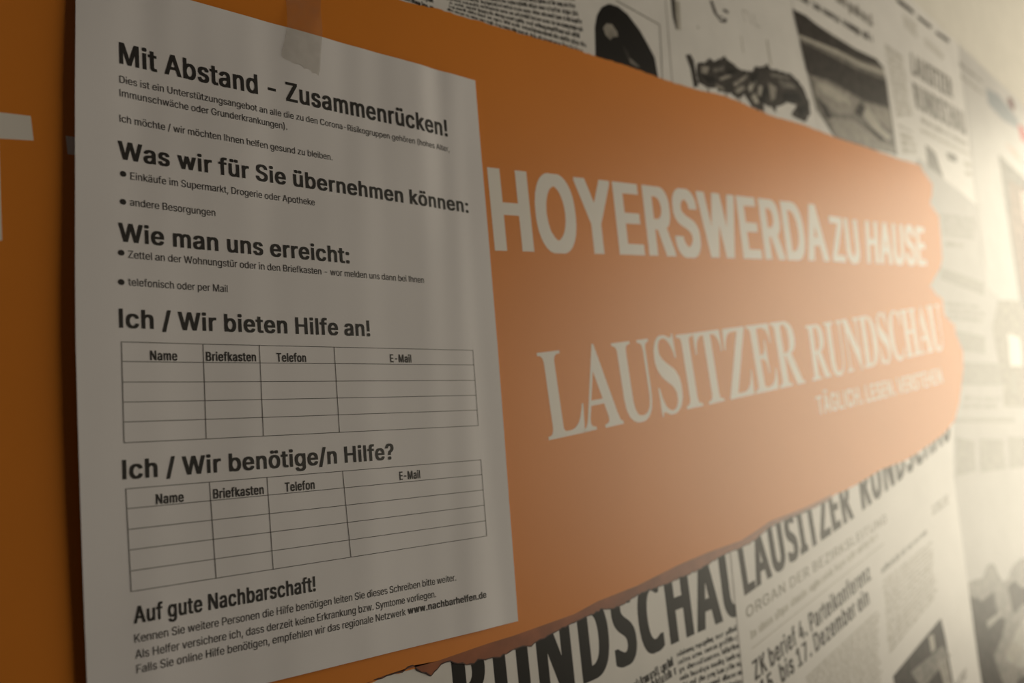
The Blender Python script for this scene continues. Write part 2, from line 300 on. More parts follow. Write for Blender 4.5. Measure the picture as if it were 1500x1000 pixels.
        'ü': [410,[[[53,380],[53,119],[63,72],[81,39],[107,15],[130,3],[167,-5],[197,-5],[232,3],[255,15],[281,39],[297,67],[298,1],[357,0],[358,379],[296,379],[296,137],[293,119],[283,94],[262,70],[238,57],[210,50],[190,50],[167,55],[143,68],[126,89],[116,116],[114,379]],[[168,461],[173,472],[173,494],[166,507],[157,517],[142,523],[125,523],[110,517],[98,504],[93,491],[94,469],[112,448],[123,443],[142,443],[157,450]],[[236,489],[236,477],[243,461],[253,450],[268,443],[287,443],[298,448],[311,461],[318,477],[316,496],[311,506],[300,517],[285,523],[268,523],[253,517],[243,506]]]],
    },
    'B': {
        '!': [238,[[[34,70],[31,60],[32,16],[37,6],[51,-8],[61,-13],[135,-13],[145,-8],[162,13],[166,26],[164,63],[156,80],[136,94],[65,96],[48,87]],[[46,151],[149,151],[153,519],[42,518]]]],
        '-': [495,[[[359,179],[358,254],[92,254],[93,178]]]],
        '.': [230,[[[161,16],[161,65],[155,78],[139,92],[122,97],[60,96],[47,89],[31,70],[28,60],[30,16],[35,6],[49,-8],[59,-13],[132,-13],[142,-8],[156,6]]]],
        '/': [291,[[[255,542],[156,541],[-6,-57],[-6,-86],[92,-86],[94,-82],[256,518]]]],
        ':': [230,[[[161,16],[161,65],[155,78],[139,92],[122,97],[60,96],[47,89],[31,70],[28,60],[30,16],[35,6],[49,-8],[59,-13],[132,-13],[142,-8],[156,6]],[[30,291],[35,281],[47,269],[60,262],[124,261],[135,264],[156,281],[161,293],[163,333],[160,345],[144,364],[124,372],[67,372],[55,369],[47,364],[31,345],[28,335]]]],
        '?': [400,[[[99,68],[97,20],[106,3],[123,-11],[133,-14],[193,-14],[215,-4],[227,11],[231,21],[229,66],[224,76],[211,89],[201,94],[130,96],[110,84]],[[111,142],[215,142],[217,183],[222,200],[231,215],[248,232],[305,272],[324,295],[337,320],[346,356],[346,406],[336,446],[322,470],[301,492],[266,514],[240,522],[216,526],[140,526],[110,521],[70,504],[51,491],[31,468],[16,441],[6,400],[6,369],[113,369],[117,395],[129,418],[148,437],[173,449],[196,444],[216,431],[231,413],[239,391],[236,363],[224,341],[196,314],[143,277],[124,251],[112,211]]]],
        'A': [522,[[[485,-9],[485,11],[481,21],[300,516],[297,518],[181,518],[0,26],[-5,11],[-5,-9],[106,-10],[157,132],[322,132],[374,-10]],[[239,373],[265,292],[295,212],[294,208],[183,209]]]],
        'B': [498,[[[39,518],[38,-9],[291,-10],[348,0],[386,18],[407,36],[422,56],[435,88],[440,118],[438,173],[425,212],[398,247],[363,267],[384,280],[398,294],[412,316],[418,339],[418,409],[410,438],[395,464],[381,480],[356,498],[334,508],[301,517]],[[147,219],[248,220],[264,217],[288,207],[317,181],[328,159],[333,134],[322,104],[309,90],[298,82],[273,72],[238,67],[148,67]],[[147,296],[148,442],[248,440],[279,428],[303,404],[312,386],[313,364],[302,336],[284,317],[258,302],[239,297]]]],
        'C': [552,[[[408,493],[371,512],[316,525],[219,525],[198,522],[151,507],[119,488],[79,451],[57,421],[37,379],[22,321],[19,289],[19,221],[25,169],[40,121],[64,77],[80,56],[103,33],[136,10],[174,-7],[226,-17],[308,-17],[341,-12],[378,0],[416,22],[450,52],[470,81],[482,104],[492,134],[494,169],[388,170],[380,147],[362,116],[348,100],[319,80],[276,65],[259,65],[226,75],[193,95],[159,132],[137,177],[127,222],[125,269],[129,297],[135,326],[150,362],[165,386],[188,410],[211,427],[243,440],[264,445],[279,443],[311,433],[334,420],[360,396],[369,384],[379,366],[388,338],[493,338],[492,374],[474,422],[452,454],[426,480]]]],
        'D': [544,[[[39,-10],[263,-10],[311,-3],[356,12],[386,28],[409,47],[437,77],[462,122],[477,171],[483,224],[482,308],[472,359],[455,402],[432,439],[398,473],[369,492],[348,502],[323,510],[289,517],[38,518]],[[148,67],[147,441],[219,442],[259,435],[296,420],[319,403],[340,381],[360,346],[372,309],[377,276],[377,234],[367,182],[350,144],[335,122],[319,107],[296,90],[266,77],[228,68]]]],
        'E': [461,[[[396,-10],[396,67],[147,68],[148,218],[377,219],[376,295],[148,295],[147,441],[393,442],[393,518],[39,518],[38,-9]]]],
        'G': [562,[[[139,502],[103,477],[80,454],[64,432],[40,389],[25,339],[19,289],[20,201],[30,149],[52,96],[77,59],[106,30],[124,17],[156,0],[193,-12],[228,-17],[326,-15],[358,-8],[401,10],[426,27],[449,47],[467,71],[485,106],[499,159],[500,266],[261,267],[261,190],[392,189],[382,147],[369,122],[349,100],[333,87],[308,73],[278,65],[261,65],[223,77],[198,92],[169,119],[154,141],[137,177],[127,222],[125,269],[129,297],[140,341],[164,384],[198,418],[236,438],[268,445],[301,437],[321,427],[338,415],[357,396],[374,371],[388,338],[495,339],[494,372],[484,402],[472,426],[449,457],[416,487],[378,508],[343,520],[314,525],[218,525],[181,518]]]],
        'H': [559,[[[39,-10],[147,-9],[148,222],[369,222],[370,-9],[478,-9],[478,518],[370,518],[369,298],[148,298],[147,518],[38,518]]]],
        'I': [225,[[[39,-10],[145,-9],[144,518],[38,518]]]],
        'K': [509,[[[469,-10],[470,11],[273,286],[278,294],[463,491],[468,498],[468,518],[341,518],[148,307],[147,518],[39,518],[38,-9],[147,-9],[147,158],[194,208],[351,-10]]]],
        'L': [435,[[[39,518],[38,-9],[383,-10],[383,67],[147,68],[147,518]]]],
        'M': [670,[[[39,518],[39,-10],[143,-9],[144,292],[263,-9],[363,-10],[483,295],[483,-9],[590,-9],[589,518],[453,518],[314,153],[300,196],[175,516],[173,518]]]],
        'N': [565,[[[484,-10],[485,518],[377,518],[376,175],[160,516],[158,518],[39,518],[38,-9],[147,-9],[148,335],[175,288],[362,-6],[366,-10]]]],
        'O': [575,[[[386,505],[351,518],[314,525],[219,525],[183,518],[141,502],[104,477],[72,442],[47,402],[37,379],[25,339],[19,287],[19,221],[29,156],[40,121],[55,91],[74,64],[111,27],[156,0],[193,-12],[226,-17],[308,-17],[364,-5],[398,10],[433,35],[465,71],[490,114],[509,172],[515,236],[514,302],[504,357],[492,391],[479,417],[462,442],[429,477]],[[269,445],[291,440],[319,428],[346,410],[369,386],[392,344],[400,319],[407,284],[409,244],[405,212],[394,169],[380,141],[365,119],[341,95],[321,82],[289,68],[259,65],[226,75],[199,90],[169,119],[159,132],[142,164],[130,202],[125,239],[125,269],[130,306],[140,341],[155,371],[172,394],[188,410],[214,428],[243,440]]]],
        'R': [491,[[[39,518],[38,-9],[147,-9],[147,187],[224,188],[331,-10],[448,-10],[448,12],[345,201],[381,223],[400,243],[417,269],[428,306],[432,339],[428,397],[418,431],[398,464],[381,482],[359,497],[323,512],[298,517]],[[148,442],[244,440],[269,433],[296,417],[307,404],[317,386],[323,358],[320,329],[307,301],[286,282],[253,268],[231,265],[148,265]]]],
        'S': [489,[[[91,6],[126,-9],[164,-17],[267,-19],[294,-16],[327,-7],[362,9],[379,21],[402,44],[415,64],[428,102],[430,165],[420,202],[403,227],[374,253],[341,271],[294,288],[227,304],[174,326],[147,350],[138,369],[138,384],[147,404],[167,426],[196,441],[226,448],[262,438],[287,423],[303,405],[312,389],[316,368],[422,368],[423,389],[420,414],[405,450],[377,483],[346,504],[312,518],[279,524],[196,526],[164,523],[136,516],[96,498],[77,484],[58,465],[47,449],[32,407],[30,352],[37,320],[55,289],[84,263],[117,244],[159,229],[236,209],[282,191],[308,172],[315,164],[323,144],[322,129],[313,109],[291,84],[264,69],[249,64],[234,61],[214,61],[181,71],[154,88],[133,115],[126,146],[17,146],[18,107],[25,82],[33,64],[47,44],[71,19]]]],
        'T': [491,[[[171,-10],[278,-9],[278,441],[438,442],[438,518],[10,518],[11,442],[170,441]]]],
        'U': [559,[[[39,518],[38,146],[48,99],[72,56],[99,27],[123,10],[149,-3],[201,-17],[301,-18],[328,-15],[359,-7],[403,15],[442,51],[453,68],[470,103],[477,129],[478,518],[372,518],[372,188],[367,151],[350,114],[319,83],[283,67],[249,63],[224,70],[188,92],[162,123],[148,158],[147,518]]]],
        'V': [522,[[[-5,518],[-5,498],[-2,488],[181,-9],[299,-10],[483,493],[485,518],[374,518],[371,516],[241,137],[213,221],[106,518]]]],
        'W': [728,[[[691,518],[581,518],[492,172],[401,518],[286,518],[283,516],[194,173],[105,518],[-4,518],[-5,496],[133,-9],[253,-9],[342,323],[433,-9],[551,-10],[555,-3],[690,491]]]],
        'Z': [480,[[[421,-10],[421,67],[154,68],[419,451],[419,518],[19,518],[19,442],[285,441],[247,389],[20,57],[20,-9]]]],
        'a': [431,[[[358,-10],[359,274],[350,317],[332,349],[316,365],[291,380],[261,390],[228,395],[160,395],[133,391],[98,381],[63,361],[39,337],[20,306],[20,282],[23,280],[78,263],[121,263],[130,281],[146,298],[171,313],[195,320],[223,310],[242,292],[250,276],[254,257],[245,245],[226,238],[140,228],[76,213],[45,196],[25,177],[15,161],[10,144],[9,84],[15,54],[32,26],[55,5],[80,-9],[121,-19],[211,-17],[231,-12],[255,0],[256,-10]],[[254,166],[254,136],[247,112],[234,91],[206,68],[186,60],[170,56],[141,66],[120,86],[114,104],[117,117],[120,124],[140,141],[153,148],[183,156]]]],
        'b': [466,[[[32,518],[31,-9],[133,-10],[135,3],[157,-10],[180,-17],[267,-18],[300,-12],[323,-2],[352,18],[376,46],[394,79],[408,123],[413,173],[411,231],[403,274],[384,318],[369,339],[338,368],[315,382],[285,392],[253,395],[182,393],[153,385],[137,375],[136,518]],[[218,58],[198,65],[180,77],[154,108],[139,148],[134,199],[139,231],[146,253],[163,283],[192,308],[220,318],[242,312],[258,302],[278,283],[289,264],[304,216],[306,174],[296,129],[286,108],[274,91],[248,68]]]],
        'c': [438,[[[327,367],[290,385],[255,393],[182,395],[150,392],[117,382],[85,363],[57,338],[41,314],[26,283],[14,234],[12,158],[16,131],[24,98],[42,59],[67,28],[93,7],[123,-8],[155,-17],[260,-17],[292,-8],[317,3],[340,20],[366,49],[384,89],[384,113],[330,127],[283,127],[267,94],[247,73],[228,63],[212,58],[187,63],[165,77],[141,104],[127,133],[119,169],[117,189],[121,218],[129,248],[137,266],[147,281],[168,302],[193,315],[208,318],[227,313],[245,303],[269,279],[282,252],[327,252],[382,267],[382,291],[369,321],[351,346]]]],
        'd': [466,[[[393,518],[289,518],[288,373],[267,387],[242,393],[172,395],[140,392],[113,383],[82,365],[62,348],[37,313],[21,271],[14,238],[12,158],[16,129],[27,86],[44,53],[57,34],[75,17],[98,0],[130,-13],[158,-18],[245,-17],[268,-10],[288,3],[291,3],[292,-10],[394,-9]],[[207,58],[187,63],[173,70],[147,94],[137,109],[126,138],[117,188],[126,241],[144,279],[160,297],[173,307],[205,318],[238,305],[261,284],[279,251],[289,209],[289,169],[284,143],[267,103],[257,89],[240,73]]]],
        'e': [446,[[[112,380],[80,360],[56,336],[41,314],[29,291],[19,261],[12,218],[12,156],[21,108],[41,61],[59,36],[82,15],[108,-2],[148,-15],[173,-18],[252,-18],[288,-12],[318,0],[352,23],[374,51],[386,76],[385,102],[332,115],[285,115],[274,94],[253,73],[232,62],[220,58],[205,58],[168,73],[144,96],[126,129],[119,159],[392,160],[391,246],[384,278],[369,314],[352,339],[327,363],[295,382],[275,388],[232,395],[180,395],[148,392]],[[121,231],[127,254],[146,284],[175,308],[203,318],[232,310],[259,288],[274,264],[284,234],[283,230]]]],
        'f': [296,[[[59,-10],[163,-9],[163,316],[250,318],[250,389],[164,390],[165,429],[175,449],[194,462],[204,458],[250,459],[265,511],[264,532],[227,540],[152,540],[134,537],[102,523],[80,504],[65,479],[58,444],[58,391],[-15,389],[-15,318],[58,316]]]],
        'g': [467,[[[393,389],[292,389],[291,375],[288,374],[270,386],[235,394],[158,394],[138,391],[108,381],[83,366],[57,342],[41,319],[26,287],[17,259],[12,222],[12,160],[24,100],[39,69],[57,44],[77,26],[97,13],[115,4],[147,-4],[245,-4],[268,3],[289,14],[287,-23],[276,-50],[253,-71],[222,-84],[198,-86],[180,-81],[163,-72],[134,-46],[123,-31],[80,-31],[32,-57],[29,-60],[29,-80],[34,-90],[68,-127],[83,-137],[118,-152],[163,-161],[248,-161],[275,-157],[310,-147],[332,-137],[347,-127],[376,-95],[389,-65],[394,-36]],[[208,318],[225,313],[240,304],[261,285],[269,274],[279,254],[287,225],[291,184],[282,140],[264,105],[237,81],[217,73],[200,71],[168,84],[141,112],[124,149],[117,194],[126,242],[137,269],[147,284],[163,299],[178,309],[195,316]]]],
        'h': [452,[[[32,518],[31,-9],[136,-9],[138,246],[149,276],[168,298],[190,312],[213,317],[232,310],[258,288],[268,269],[273,251],[274,-9],[378,-10],[379,262],[373,306],[359,338],[348,354],[328,372],[308,383],[283,392],[258,395],[198,395],[167,390],[137,377],[136,518]]]],
        'i': [209,[[[32,-10],[135,-9],[134,390],[31,389]],[[145,511],[130,527],[115,533],[47,532],[37,527],[26,516],[20,501],[20,466],[23,456],[37,440],[52,433],[115,433],[125,437],[141,451],[148,466],[148,501]]]],
        'k': [423,[[[32,518],[31,-9],[136,-9],[136,131],[152,143],[272,-10],[392,-10],[393,12],[231,216],[381,368],[381,389],[263,390],[137,260],[136,518]]]],
        'l': [209,[[[34,-10],[135,-9],[134,518],[33,518]]]],
        'm': [652,[[[579,-9],[578,291],[571,321],[563,339],[553,354],[528,377],[510,387],[482,395],[407,397],[362,387],[335,372],[320,358],[293,383],[270,393],[248,397],[177,395],[150,387],[137,378],[134,379],[133,390],[31,389],[32,-10],[136,-9],[138,256],[143,271],[153,288],[170,305],[198,318],[225,307],[241,291],[251,269],[253,-10],[358,-9],[358,254],[364,276],[376,294],[395,310],[417,318],[430,315],[448,305],[466,286],[473,266],[474,-9]]]],
        'n': [452,[[[378,-10],[378,281],[368,321],[359,338],[344,358],[328,372],[308,383],[282,392],[258,395],[198,395],[173,392],[157,387],[133,373],[132,390],[32,390],[31,-9],[136,-9],[138,246],[149,276],[168,298],[190,312],[213,317],[232,310],[258,288],[268,269],[273,251],[274,-9]]]],
        'o': [457,[[[102,2],[133,-12],[168,-18],[245,-18],[268,-15],[300,-5],[327,10],[356,36],[376,64],[389,93],[401,139],[402,221],[399,246],[391,279],[372,318],[359,336],[337,358],[315,373],[290,385],[255,393],[182,395],[142,390],[117,382],[85,363],[57,338],[41,314],[26,283],[14,234],[12,158],[16,131],[24,98],[42,59],[68,27]],[[207,318],[227,313],[240,307],[253,297],[269,279],[287,244],[297,198],[297,178],[292,148],[276,106],[248,75],[228,63],[212,58],[197,60],[177,68],[165,77],[144,99],[126,138],[117,186],[126,238],[142,274],[168,302],[185,312]]]],
        'r': [301,[[[32,-10],[136,-9],[136,243],[139,257],[156,286],[183,307],[202,313],[266,312],[265,393],[180,395],[152,388],[133,378],[132,390],[31,389]]]],
        's': [407,[[[63,7],[93,-8],[126,-17],[236,-17],[271,-8],[300,5],[320,20],[341,46],[352,79],[352,134],[347,153],[331,179],[310,197],[283,210],[168,240],[145,253],[132,271],[132,283],[139,294],[160,312],[181,320],[200,318],[218,308],[237,288],[246,267],[291,267],[343,278],[346,281],[346,303],[336,328],[324,346],[291,375],[275,383],[236,393],[138,393],[115,388],[81,375],[58,358],[39,336],[29,314],[26,299],[26,248],[32,224],[47,201],[63,187],[93,170],[213,138],[228,130],[239,119],[246,104],[239,88],[223,72],[208,63],[180,57],[161,62],[143,72],[126,91],[115,117],[70,117],[15,105],[14,81],[21,59],[36,33]]]],
        't': [269,[[[234,-9],[235,13],[225,60],[222,63],[171,63],[158,70],[148,92],[148,317],[224,318],[225,388],[148,390],[147,481],[44,481],[43,390],[-15,388],[-15,318],[43,317],[43,70],[48,45],[58,25],[74,8],[86,-1],[106,-9],[131,-14],[207,-14]]]],
        'u': [452,[[[32,390],[31,109],[41,62],[59,29],[78,10],[93,0],[118,-10],[145,-15],[230,-13],[262,-3],[275,5],[277,-10],[378,-10],[379,389],[274,389],[273,136],[266,114],[253,92],[233,75],[200,62],[172,73],[156,87],[143,109],[136,134],[136,389]]]],
        'w': [609,[[[1,389],[1,368],[4,356],[117,-10],[221,-9],[283,212],[346,-9],[450,-10],[453,-8],[566,366],[565,390],[458,389],[397,172],[339,387],[337,390],[232,390],[223,364],[170,170],[109,389]]]],
        'Ä': [522,[[[485,-9],[485,11],[481,21],[300,516],[297,518],[181,518],[0,26],[-5,11],[-5,-9],[106,-10],[157,132],[322,132],[374,-10]],[[239,373],[265,292],[295,212],[294,208],[183,209]],[[108,638],[108,588],[124,568],[134,563],[202,563],[212,568],[226,584],[230,594],[230,631],[223,646],[212,657],[202,662],[134,662],[124,657]],[[371,588],[371,638],[356,657],[346,662],[286,663],[267,657],[253,641],[250,631],[250,594],[256,579],[274,565],[286,562],[346,563],[356,568]]]],
        'ö': [457,[[[102,2],[133,-12],[168,-18],[245,-18],[268,-15],[300,-5],[327,10],[356,36],[376,64],[389,93],[401,139],[402,221],[399,246],[391,279],[372,318],[359,336],[337,358],[315,373],[290,385],[255,393],[182,395],[142,390],[117,382],[85,363],[57,338],[41,314],[26,283],[14,234],[12,158],[16,131],[24,98],[42,59],[68,27]],[[207,318],[227,313],[240,307],[253,297],[269,279],[287,244],[297,198],[297,178],[292,148],[276,106],[248,75],[228,63],[212,58],[197,60],[177,68],[165,77],[144,99],[126,138],[117,186],[126,238],[142,274],[168,302],[185,312]],[[196,459],[197,501],[191,516],[175,530],[165,533],[107,533],[88,525],[76,509],[72,494],[74,463],[79,451],[98,435],[168,433],[183,442]],[[219,458],[233,440],[247,433],[317,435],[334,449],[341,464],[339,508],[328,523],[308,533],[250,533],[240,530],[222,514],[217,503]]]],
        'ü': [452,[[[32,390],[31,109],[41,62],[59,29],[78,10],[93,0],[118,-10],[145,-15],[230,-13],[262,-3],[275,5],[277,-10],[378,-10],[379,389],[274,389],[273,136],[266,114],[253,92],[233,75],[200,62],[172,73],[156,87],[143,109],[136,134],[136,389]],[[193,509],[178,527],[163,533],[97,532],[88,527],[73,507],[73,459],[90,438],[102,433],[170,435],[189,451],[194,462]],[[216,506],[216,461],[221,451],[240,435],[308,433],[320,438],[333,451],[338,461],[338,506],[333,516],[317,530],[307,533],[247,533],[232,527],[221,516]]]],
    },
    'S': {
        'A': [437,[[[212,467],[205,464],[45,62],[33,41],[22,28],[12,22],[-9,17],[-9,1],[128,1],[127,18],[94,22],[78,34],[75,42],[76,66],[104,132],[252,132],[276,74],[283,54],[283,39],[280,32],[267,23],[245,18],[230,18],[230,0],[442,0],[443,17],[429,20],[413,31],[390,72],[226,462]],[[177,318],[236,176],[240,160],[113,161]]]],
        'C': [468,[[[435,466],[420,466],[413,448],[397,436],[377,436],[324,456],[285,464],[249,466],[199,459],[167,449],[129,429],[100,408],[71,375],[45,328],[33,293],[26,248],[28,190],[41,135],[60,97],[80,68],[117,33],[164,6],[210,-7],[237,-11],[272,-11],[310,-6],[352,8],[390,29],[430,65],[448,88],[429,106],[413,87],[382,59],[359,44],[322,29],[299,24],[264,24],[232,31],[219,36],[197,51],[176,75],[161,105],[151,138],[145,190],[145,270],[151,323],[163,365],[175,390],[200,421],[225,436],[254,443],[284,443],[322,431],[350,413],[385,377],[400,353],[420,308],[435,308]]]],
        'D': [496,[[[16,455],[15,439],[41,437],[59,428],[68,416],[73,397],[73,52],[68,36],[62,28],[51,22],[22,18],[20,16],[20,1],[241,0],[287,3],[341,17],[377,33],[404,53],[435,89],[453,128],[465,174],[468,218],[465,279],[453,324],[433,364],[406,396],[377,418],[349,433],[321,443],[282,452],[252,455]],[[206,25],[194,30],[188,36],[181,62],[181,394],[185,414],[192,427],[212,433],[229,433],[254,430],[277,422],[287,415],[301,405],[316,386],[331,358],[343,319],[348,286],[350,186],[338,118],[330,94],[310,61],[291,43],[269,32],[242,25]]]],
        'E': [442,[[[17,455],[16,439],[42,437],[62,427],[69,416],[74,397],[76,69],[72,47],[66,32],[47,20],[15,17],[14,1],[402,0],[429,136],[428,143],[412,143],[394,106],[371,74],[348,55],[323,42],[297,33],[265,28],[208,28],[197,32],[189,38],[182,56],[183,222],[220,220],[238,215],[253,207],[266,194],[277,173],[286,139],[287,119],[304,119],[304,344],[287,344],[277,299],[264,274],[250,260],[223,248],[183,245],[182,402],[187,421],[198,428],[207,430],[262,430],[318,418],[345,403],[357,391],[374,361],[381,339],[382,322],[385,320],[398,320],[399,454]]]],
        'H': [523,[[[15,1],[241,0],[242,16],[240,18],[216,20],[200,27],[190,36],[184,52],[182,221],[341,222],[342,68],[339,47],[334,36],[325,27],[308,20],[283,18],[282,1],[506,0],[507,17],[483,20],[468,27],[457,38],[450,57],[449,387],[452,409],[459,422],[471,432],[506,438],[507,454],[283,455],[283,438],[318,433],[328,428],[335,421],[339,412],[342,394],[342,251],[183,250],[184,408],[187,418],[196,428],[213,435],[241,438],[242,454],[16,455],[16,438],[43,435],[60,427],[67,418],[74,399],[74,57],[70,44],[60,28],[41,20],[16,18]]]],
        'I': [261,[[[244,0],[244,18],[224,20],[201,28],[188,41],[183,57],[183,404],[188,419],[196,428],[211,435],[244,438],[245,454],[14,455],[14,438],[48,435],[63,428],[72,416],[75,401],[75,61],[72,47],[61,32],[46,23],[14,18],[13,1]]]],
        'L': [426,[[[16,455],[16,438],[38,437],[56,430],[67,419],[74,399],[74,57],[70,44],[60,28],[41,20],[16,18],[15,1],[401,0],[426,155],[409,154],[400,131],[374,84],[351,60],[321,42],[296,33],[266,28],[210,28],[195,33],[187,41],[184,51],[182,396],[185,412],[196,428],[216,437],[250,438],[250,454]]]],
        'N': [494,[[[19,-1],[166,0],[166,18],[144,19],[124,26],[115,35],[108,53],[107,349],[401,-10],[421,-11],[421,390],[425,410],[431,423],[441,431],[454,436],[477,438],[480,440],[480,455],[331,455],[331,440],[334,438],[356,436],[374,429],[385,418],[388,410],[391,387],[391,169],[156,456],[19,456],[18,438],[36,434],[76,388],[75,53],[70,37],[57,24],[42,19],[19,18]]]],
        'R': [473,[[[16,455],[16,438],[43,435],[60,427],[67,418],[74,399],[74,57],[70,44],[60,28],[41,20],[16,18],[16,0],[242,1],[242,16],[240,18],[216,20],[200,27],[190,36],[184,52],[183,212],[201,212],[204,209],[338,0],[480,1],[480,17],[465,18],[455,23],[435,44],[315,222],[341,232],[375,250],[395,269],[410,294],[417,326],[415,359],[405,387],[395,402],[381,417],[346,437],[321,445],[273,453]],[[183,233],[182,402],[185,416],[195,427],[205,430],[228,432],[256,427],[275,417],[285,406],[299,379],[304,346],[304,321],[295,282],[285,264],[273,252],[251,240],[216,233]]]],
        'S': [390,[[[44,-11],[60,-11],[66,3],[74,11],[80,13],[95,11],[139,-4],[164,-9],[199,-11],[242,-6],[270,3],[297,16],[320,34],[340,58],[348,73],[356,98],[360,145],[350,190],[336,213],[309,241],[284,258],[205,294],[150,324],[128,347],[120,370],[120,390],[123,403],[128,413],[142,429],[155,438],[179,444],[217,443],[254,426],[276,407],[301,373],[313,350],[321,320],[339,319],[339,466],[320,466],[316,453],[304,444],[287,446],[217,464],[155,464],[124,454],[99,439],[86,428],[68,405],[56,380],[50,347],[50,318],[53,298],[66,267],[92,236],[130,208],[230,158],[249,146],[266,128],[275,113],[278,102],[278,73],[275,62],[263,42],[247,28],[230,19],[205,14],[190,14],[150,23],[129,34],[105,57],[80,100],[63,157],[44,158]]]],
        'T': [423,[[[93,0],[327,1],[327,16],[325,18],[305,18],[280,27],[272,34],[264,57],[264,432],[297,432],[318,427],[352,408],[372,386],[382,366],[391,339],[392,319],[395,317],[410,317],[410,455],[11,454],[12,318],[29,319],[32,344],[44,376],[57,396],[77,413],[98,425],[115,430],[135,433],[156,432],[156,64],[151,44],[144,32],[135,25],[122,20],[95,18],[92,16]]]],
        'U': [492,[[[15,455],[16,439],[32,437],[52,431],[65,420],[71,403],[73,135],[83,80],[91,60],[108,35],[129,16],[154,2],[186,-8],[224,-13],[271,-13],[306,-8],[341,4],[366,19],[388,41],[400,60],[413,95],[420,128],[423,176],[425,405],[430,418],[441,429],[456,436],[474,439],[475,455],[328,455],[329,439],[354,436],[376,427],[383,420],[391,398],[391,131],[383,93],[375,73],[363,56],[346,41],[327,31],[286,22],[249,24],[232,29],[217,37],[201,53],[190,75],[181,111],[181,403],[186,420],[196,429],[214,436],[239,439],[240,455]]]],
        'Z': [442,[[[21,0],[407,1],[423,163],[407,162],[392,118],[367,77],[353,63],[324,45],[303,37],[271,30],[153,29],[403,438],[407,444],[406,455],[57,454],[45,334],[46,317],[62,318],[72,348],[88,379],[114,407],[128,415],[156,425],[193,430],[274,430],[275,428],[23,17],[20,11]]]],
    },
    'K': {
        'A': [515,[[[490,1],[322,479],[319,482],[142,482],[-27,1],[136,0],[173,115],[291,115],[328,0]],[[231,312],[235,306],[267,200],[197,201]]]],
        'C': [480,[[[431,452],[373,475],[336,483],[305,487],[203,485],[156,475],[120,458],[91,438],[69,416],[46,382],[24,331],[14,281],[12,214],[21,154],[34,111],[57,69],[90,35],[111,20],[140,7],[161,0],[206,-7],[326,-5],[376,5],[412,19],[411,103],[358,103],[293,83],[261,80],[243,85],[226,93],[204,112],[186,144],[176,176],[171,212],[171,262],[174,291],[186,331],[206,364],[228,385],[258,398],[271,398],[308,387],[345,370],[398,370]]]],
        'D': [549,[[[35,0],[248,0],[301,7],[343,18],[380,35],[413,58],[434,79],[455,111],[475,161],[484,211],[484,279],[475,324],[455,372],[437,399],[408,428],[386,443],[353,460],[323,470],[290,477],[253,480],[34,479]],[[190,85],[189,396],[200,397],[235,392],[258,383],[280,370],[297,353],[307,338],[320,301],[325,269],[325,221],[317,173],[304,142],[290,124],[270,107],[243,93],[216,87]]]],
        'E': [428,[[[35,0],[364,1],[363,83],[189,84],[190,208],[350,209],[350,290],[189,291],[189,396],[363,397],[363,480],[34,479]]]],
        'H': [566,[[[35,0],[189,1],[190,207],[325,206],[326,0],[480,1],[480,480],[325,479],[325,292],[189,292],[188,480],[34,479]]]],
        'I': [313,[[[266,480],[-5,479],[-5,422],[53,394],[53,86],[-5,57],[-4,0],[266,1],[266,57],[208,84],[208,394],[266,422]]]],
        'L': [431,[[[35,480],[34,1],[383,0],[383,83],[189,84],[189,479]]]],
        'N': [598,[[[511,0],[512,479],[367,479],[366,218],[215,480],[35,480],[34,1],[177,1],[178,263],[330,0]]]],
        'R': [495,[[[35,480],[34,1],[189,1],[190,183],[305,0],[468,0],[469,2],[329,209],[363,228],[392,256],[400,267],[414,298],[419,328],[415,372],[407,399],[392,424],[373,443],[358,453],[333,465],[295,475],[241,480]],[[190,268],[189,394],[200,395],[226,388],[250,372],[260,353],[262,322],[254,298],[236,280],[211,270]]]],
        'S': [422,[[[5,22],[37,8],[85,-3],[117,-7],[215,-7],[260,0],[293,12],[325,32],[341,47],[359,76],[369,112],[369,154],[366,172],[358,194],[344,214],[313,243],[278,265],[208,298],[182,315],[169,327],[164,337],[163,362],[169,379],[182,392],[200,400],[228,393],[280,373],[335,373],[367,453],[320,472],[272,483],[242,487],[158,487],[128,483],[92,473],[63,458],[41,439],[19,406],[11,376],[11,324],[23,289],[39,264],[72,235],[108,213],[163,188],[198,167],[214,146],[218,122],[214,109],[206,96],[195,87],[178,80],[163,80],[142,85],[93,102],[60,117],[5,117]]]],
        'T': [441,[[[118,0],[272,1],[272,394],[401,395],[401,480],[-13,479],[-12,395],[117,394]]]],
        'U': [560,[[[476,480],[322,479],[320,151],[314,127],[305,111],[288,93],[261,82],[241,83],[218,95],[199,116],[187,151],[185,479],[30,479],[32,137],[37,114],[50,81],[67,56],[91,32],[128,10],[175,-3],[203,-7],[301,-7],[340,-2],[381,12],[415,32],[437,52],[449,67],[464,96],[470,114],[477,149]]]],
        'Z': [441,[[[399,0],[399,83],[164,84],[393,412],[393,479],[-3,480],[-3,395],[217,395],[218,392],[-9,69],[-11,1]]]],
    },
    'X': {
        '.': [268,[[[180,15],[181,60],[178,71],[162,91],[149,97],[42,97],[29,91],[18,80],[10,61],[11,15],[16,5],[30,-9],[40,-14],[144,-16],[160,-9],[175,5]]]],
        '1': [533,[[[431,-12],[431,67],[316,68],[316,519],[157,520],[46,439],[46,348],[127,347],[173,379],[173,68],[37,67],[36,-11]]]],
        '4': [533,[[[382,-12],[383,92],[453,94],[453,174],[383,176],[382,330],[253,331],[350,494],[350,519],[207,520],[0,171],[0,94],[240,93],[242,-12]],[[240,310],[241,176],[162,175]]]],
